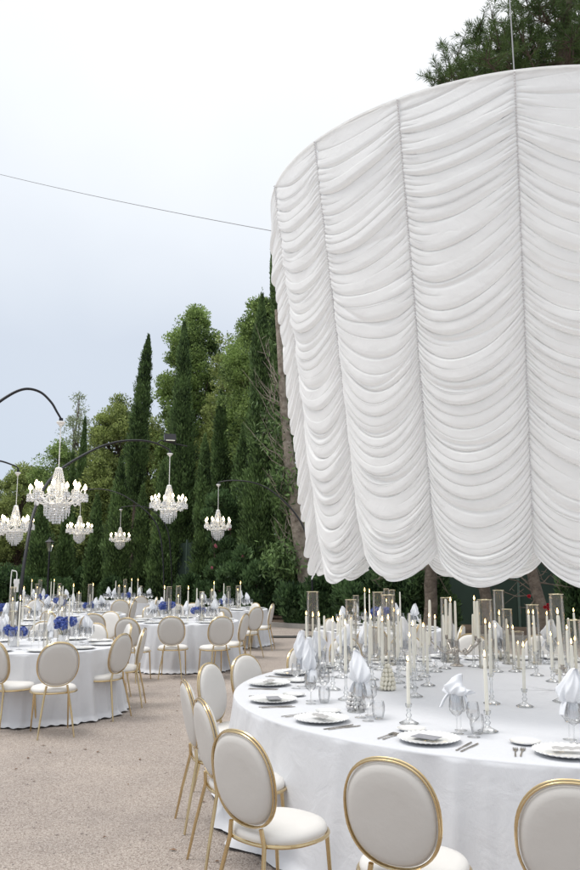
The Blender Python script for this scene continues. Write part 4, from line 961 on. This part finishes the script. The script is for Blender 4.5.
# leaning trunk with red flowers seen under the curtain
def right_trunk(px0, y0, px1, y1, d, r0, label, twigs, flowers=True, seed=1, crown=True):
    a = at(px0, y0, d); b = at(px1, y1, d); o = empty('leaning_tree', (a.x, d, 0)); k = (b - a) / (b.z - a.z); r = random.Random(seed)
    z1 = 4.2; f = lambda z: Vector(((k.x) * (z - a.z) + .05 * sin(z * 3), 0, z))
    MB().tube([f(z) for z in [0, .4, .8, 1.2, 1.7, 2.3, 3, 4, 5.2]], [r0 * 1.15, r0, r0 * .95, r0 * .95, r0 * .9, r0 * .8, r0 * .7, r0 * .5, .03], 12).build('trunk', BARK, o)
    m = MB()
    for i in range(twigs):
        z = r.uniform(1.0, 3.6); p = f(z); q = p + Vector((r.uniform(-1.5, 1.2), r.uniform(-.4, .2), r.uniform(-.5, 1.0))); m.tube([p, p.lerp(q, .5) + Vector((0, 0, r.uniform(-.15, .15))), q], [.02, .012, .004], 5)
        for _ in range(3):
            s_ = p.lerp(q, r.uniform(.3, .95)); m.tube([s_, s_ + Vector((r.uniform(-.4, .4), 0, r.uniform(-.3, .4)))], [.007, .003], 4)
    m.build('branches', BARK, o)
    rr = np.random.default_rng(seed + 9)
    if crown:
        v = rr.normal(size=(9000, 3)); C = np.array([k.x * 3.6, .3, 4.3]) + v * np.array([.8, .6, .6]); link('crown', cards('crown', C, v + np.array([0, 0, .5]), .06, .14, SHRUB, rr), o)
    if flowers:
        for (px, py) in [(529, 596), (545, 607), (548, 605), (548.5, 608.5)]:
            c = at(px, py, d - .25); c = np.array([c.x - a.x, -.25, c.z]); q = rr.normal(size=(90, 3)); q /= np.linalg.norm(q, axis=1)[:, None]
            link('blossom', cards('blossom', c + q * .024, q, .03, .03, RED, rr), o)
    tag(o, label, 'tree')
right_trunk(541, 612, 532, 560, 16.5, .125, 'grey leaning tree trunk with red flowers under the curtain middle', 16, True, 1)
right_trunk(428, 622, 431, 590, 19.2, .16, 'short dark-barked tree behind the candelabra', 10, False, 2)
right_trunk(487, 622, 484, 575, 19.0, .14, 'dark tree trunk between the two right curtain scallops', 14, False, 3, False)
# big pine rising above the curtain
def big_pine():
    d = 17.0; o = empty('umbrella_pine', (at(566, 100, d).x, d, 0)); x0 = at(566, 100, d).x; r = random.Random(12); rr = np.random.default_rng(12)
    T_ = lambda px, py, dd=0: at(px, py, d + dd) - Vector((x0, d, 0))
    tk = [Vector((.6, 0, 0)), Vector((.3, 0, 4)), T_(567, 150), T_(563, 60), T_(566, 20), T_(572, -60)]
    MB().tube(smooth_path(tk, 4), [.32 - .012 * i for i in range(21)], 9).build('trunk', BARK2, o)
    m = MB(); tuft = []
    ends = [(432, 92), (440, 78), (450, 70), (462, 76), (474, 60), (478, 42), (490, 34), (487, 62), (500, 50), (508, 36), (505, 66), (518, 28), (525, 50), (522, 8), (532, -8), (540, 20), (545, 45), (552, 60), (552, 2), (560, 30), (566, 8), (575, 25), (580, 50), (585, 5), (575, -20), (590, 30), (600, 0), (600, 50), (536, 60), (515, 60), (460, 66), (447, 84), (560, -25), (540, -35), (610, -30), (620, 20), (640, 0), (640, 50), (580, 62), (495, 70), (470, 72), (530, 34), (571, 42)]
    for (px, py) in ends:
        b = T_(px, py, r.uniform(-1.2, 1.2)); a = tk[2].lerp(tk[3], r.uniform(.3, 1.0)) if py > 20 else tk[3].lerp(tk[5], r.uniform(0, .7))
        mid = a.lerp(b, .5) + Vector((0, 0, -.35)); m.tube(smooth_path([a, mid, b], 4), [.055 - .005 * i for i in range(9)], 5)
        for _ in range(15):
            q = mid.lerp(b, r.uniform(.45, 1.1)); e = q + Vector((r.gauss(0, .33), r.gauss(0, .33), r.uniform(-.1, .55))); m.tube([q, e], [.012, .005], 4); tuft.append((e, (e - q).normalized()))
            q2 = q.lerp(e, .5); tuft.append((q2, (e - q).normalized()))
    m.build('limbs', BARK2, o)
    C = []; D = []
    for e, dr in tuft:
        n = 46; v = rr.normal(size=(n, 3)); v /= np.linalg.norm(v, axis=1)[:, None]; v = v * .8 + np.array(dr) * .8; v /= np.linalg.norm(v, axis=1)[:, None]
        C.append(np.array(e) + v * .075 + np.array(dr) * rr.uniform(-.12, .12, (n, 1))); D.append(v)
    link('needles', cards('needles', np.concatenate(C), np.concatenate(D), .012, .16, NEEDLE, rr), o)
    tag(o, 'large long-needled pine rising above the curtain at top right', 'tree')
big_pine()
# the camera sees nothing below: prototypes that were never placed are removed
for o in list(bpy.data.objects):
    if o.parent is None and o.type in ('EMPTY', 'MESH') and 'label' not in o and 'kind' not in o:
        for ch in list(o.children_recursive): bpy.data.objects.remove(ch)
        bpy.data.objects.remove(o)
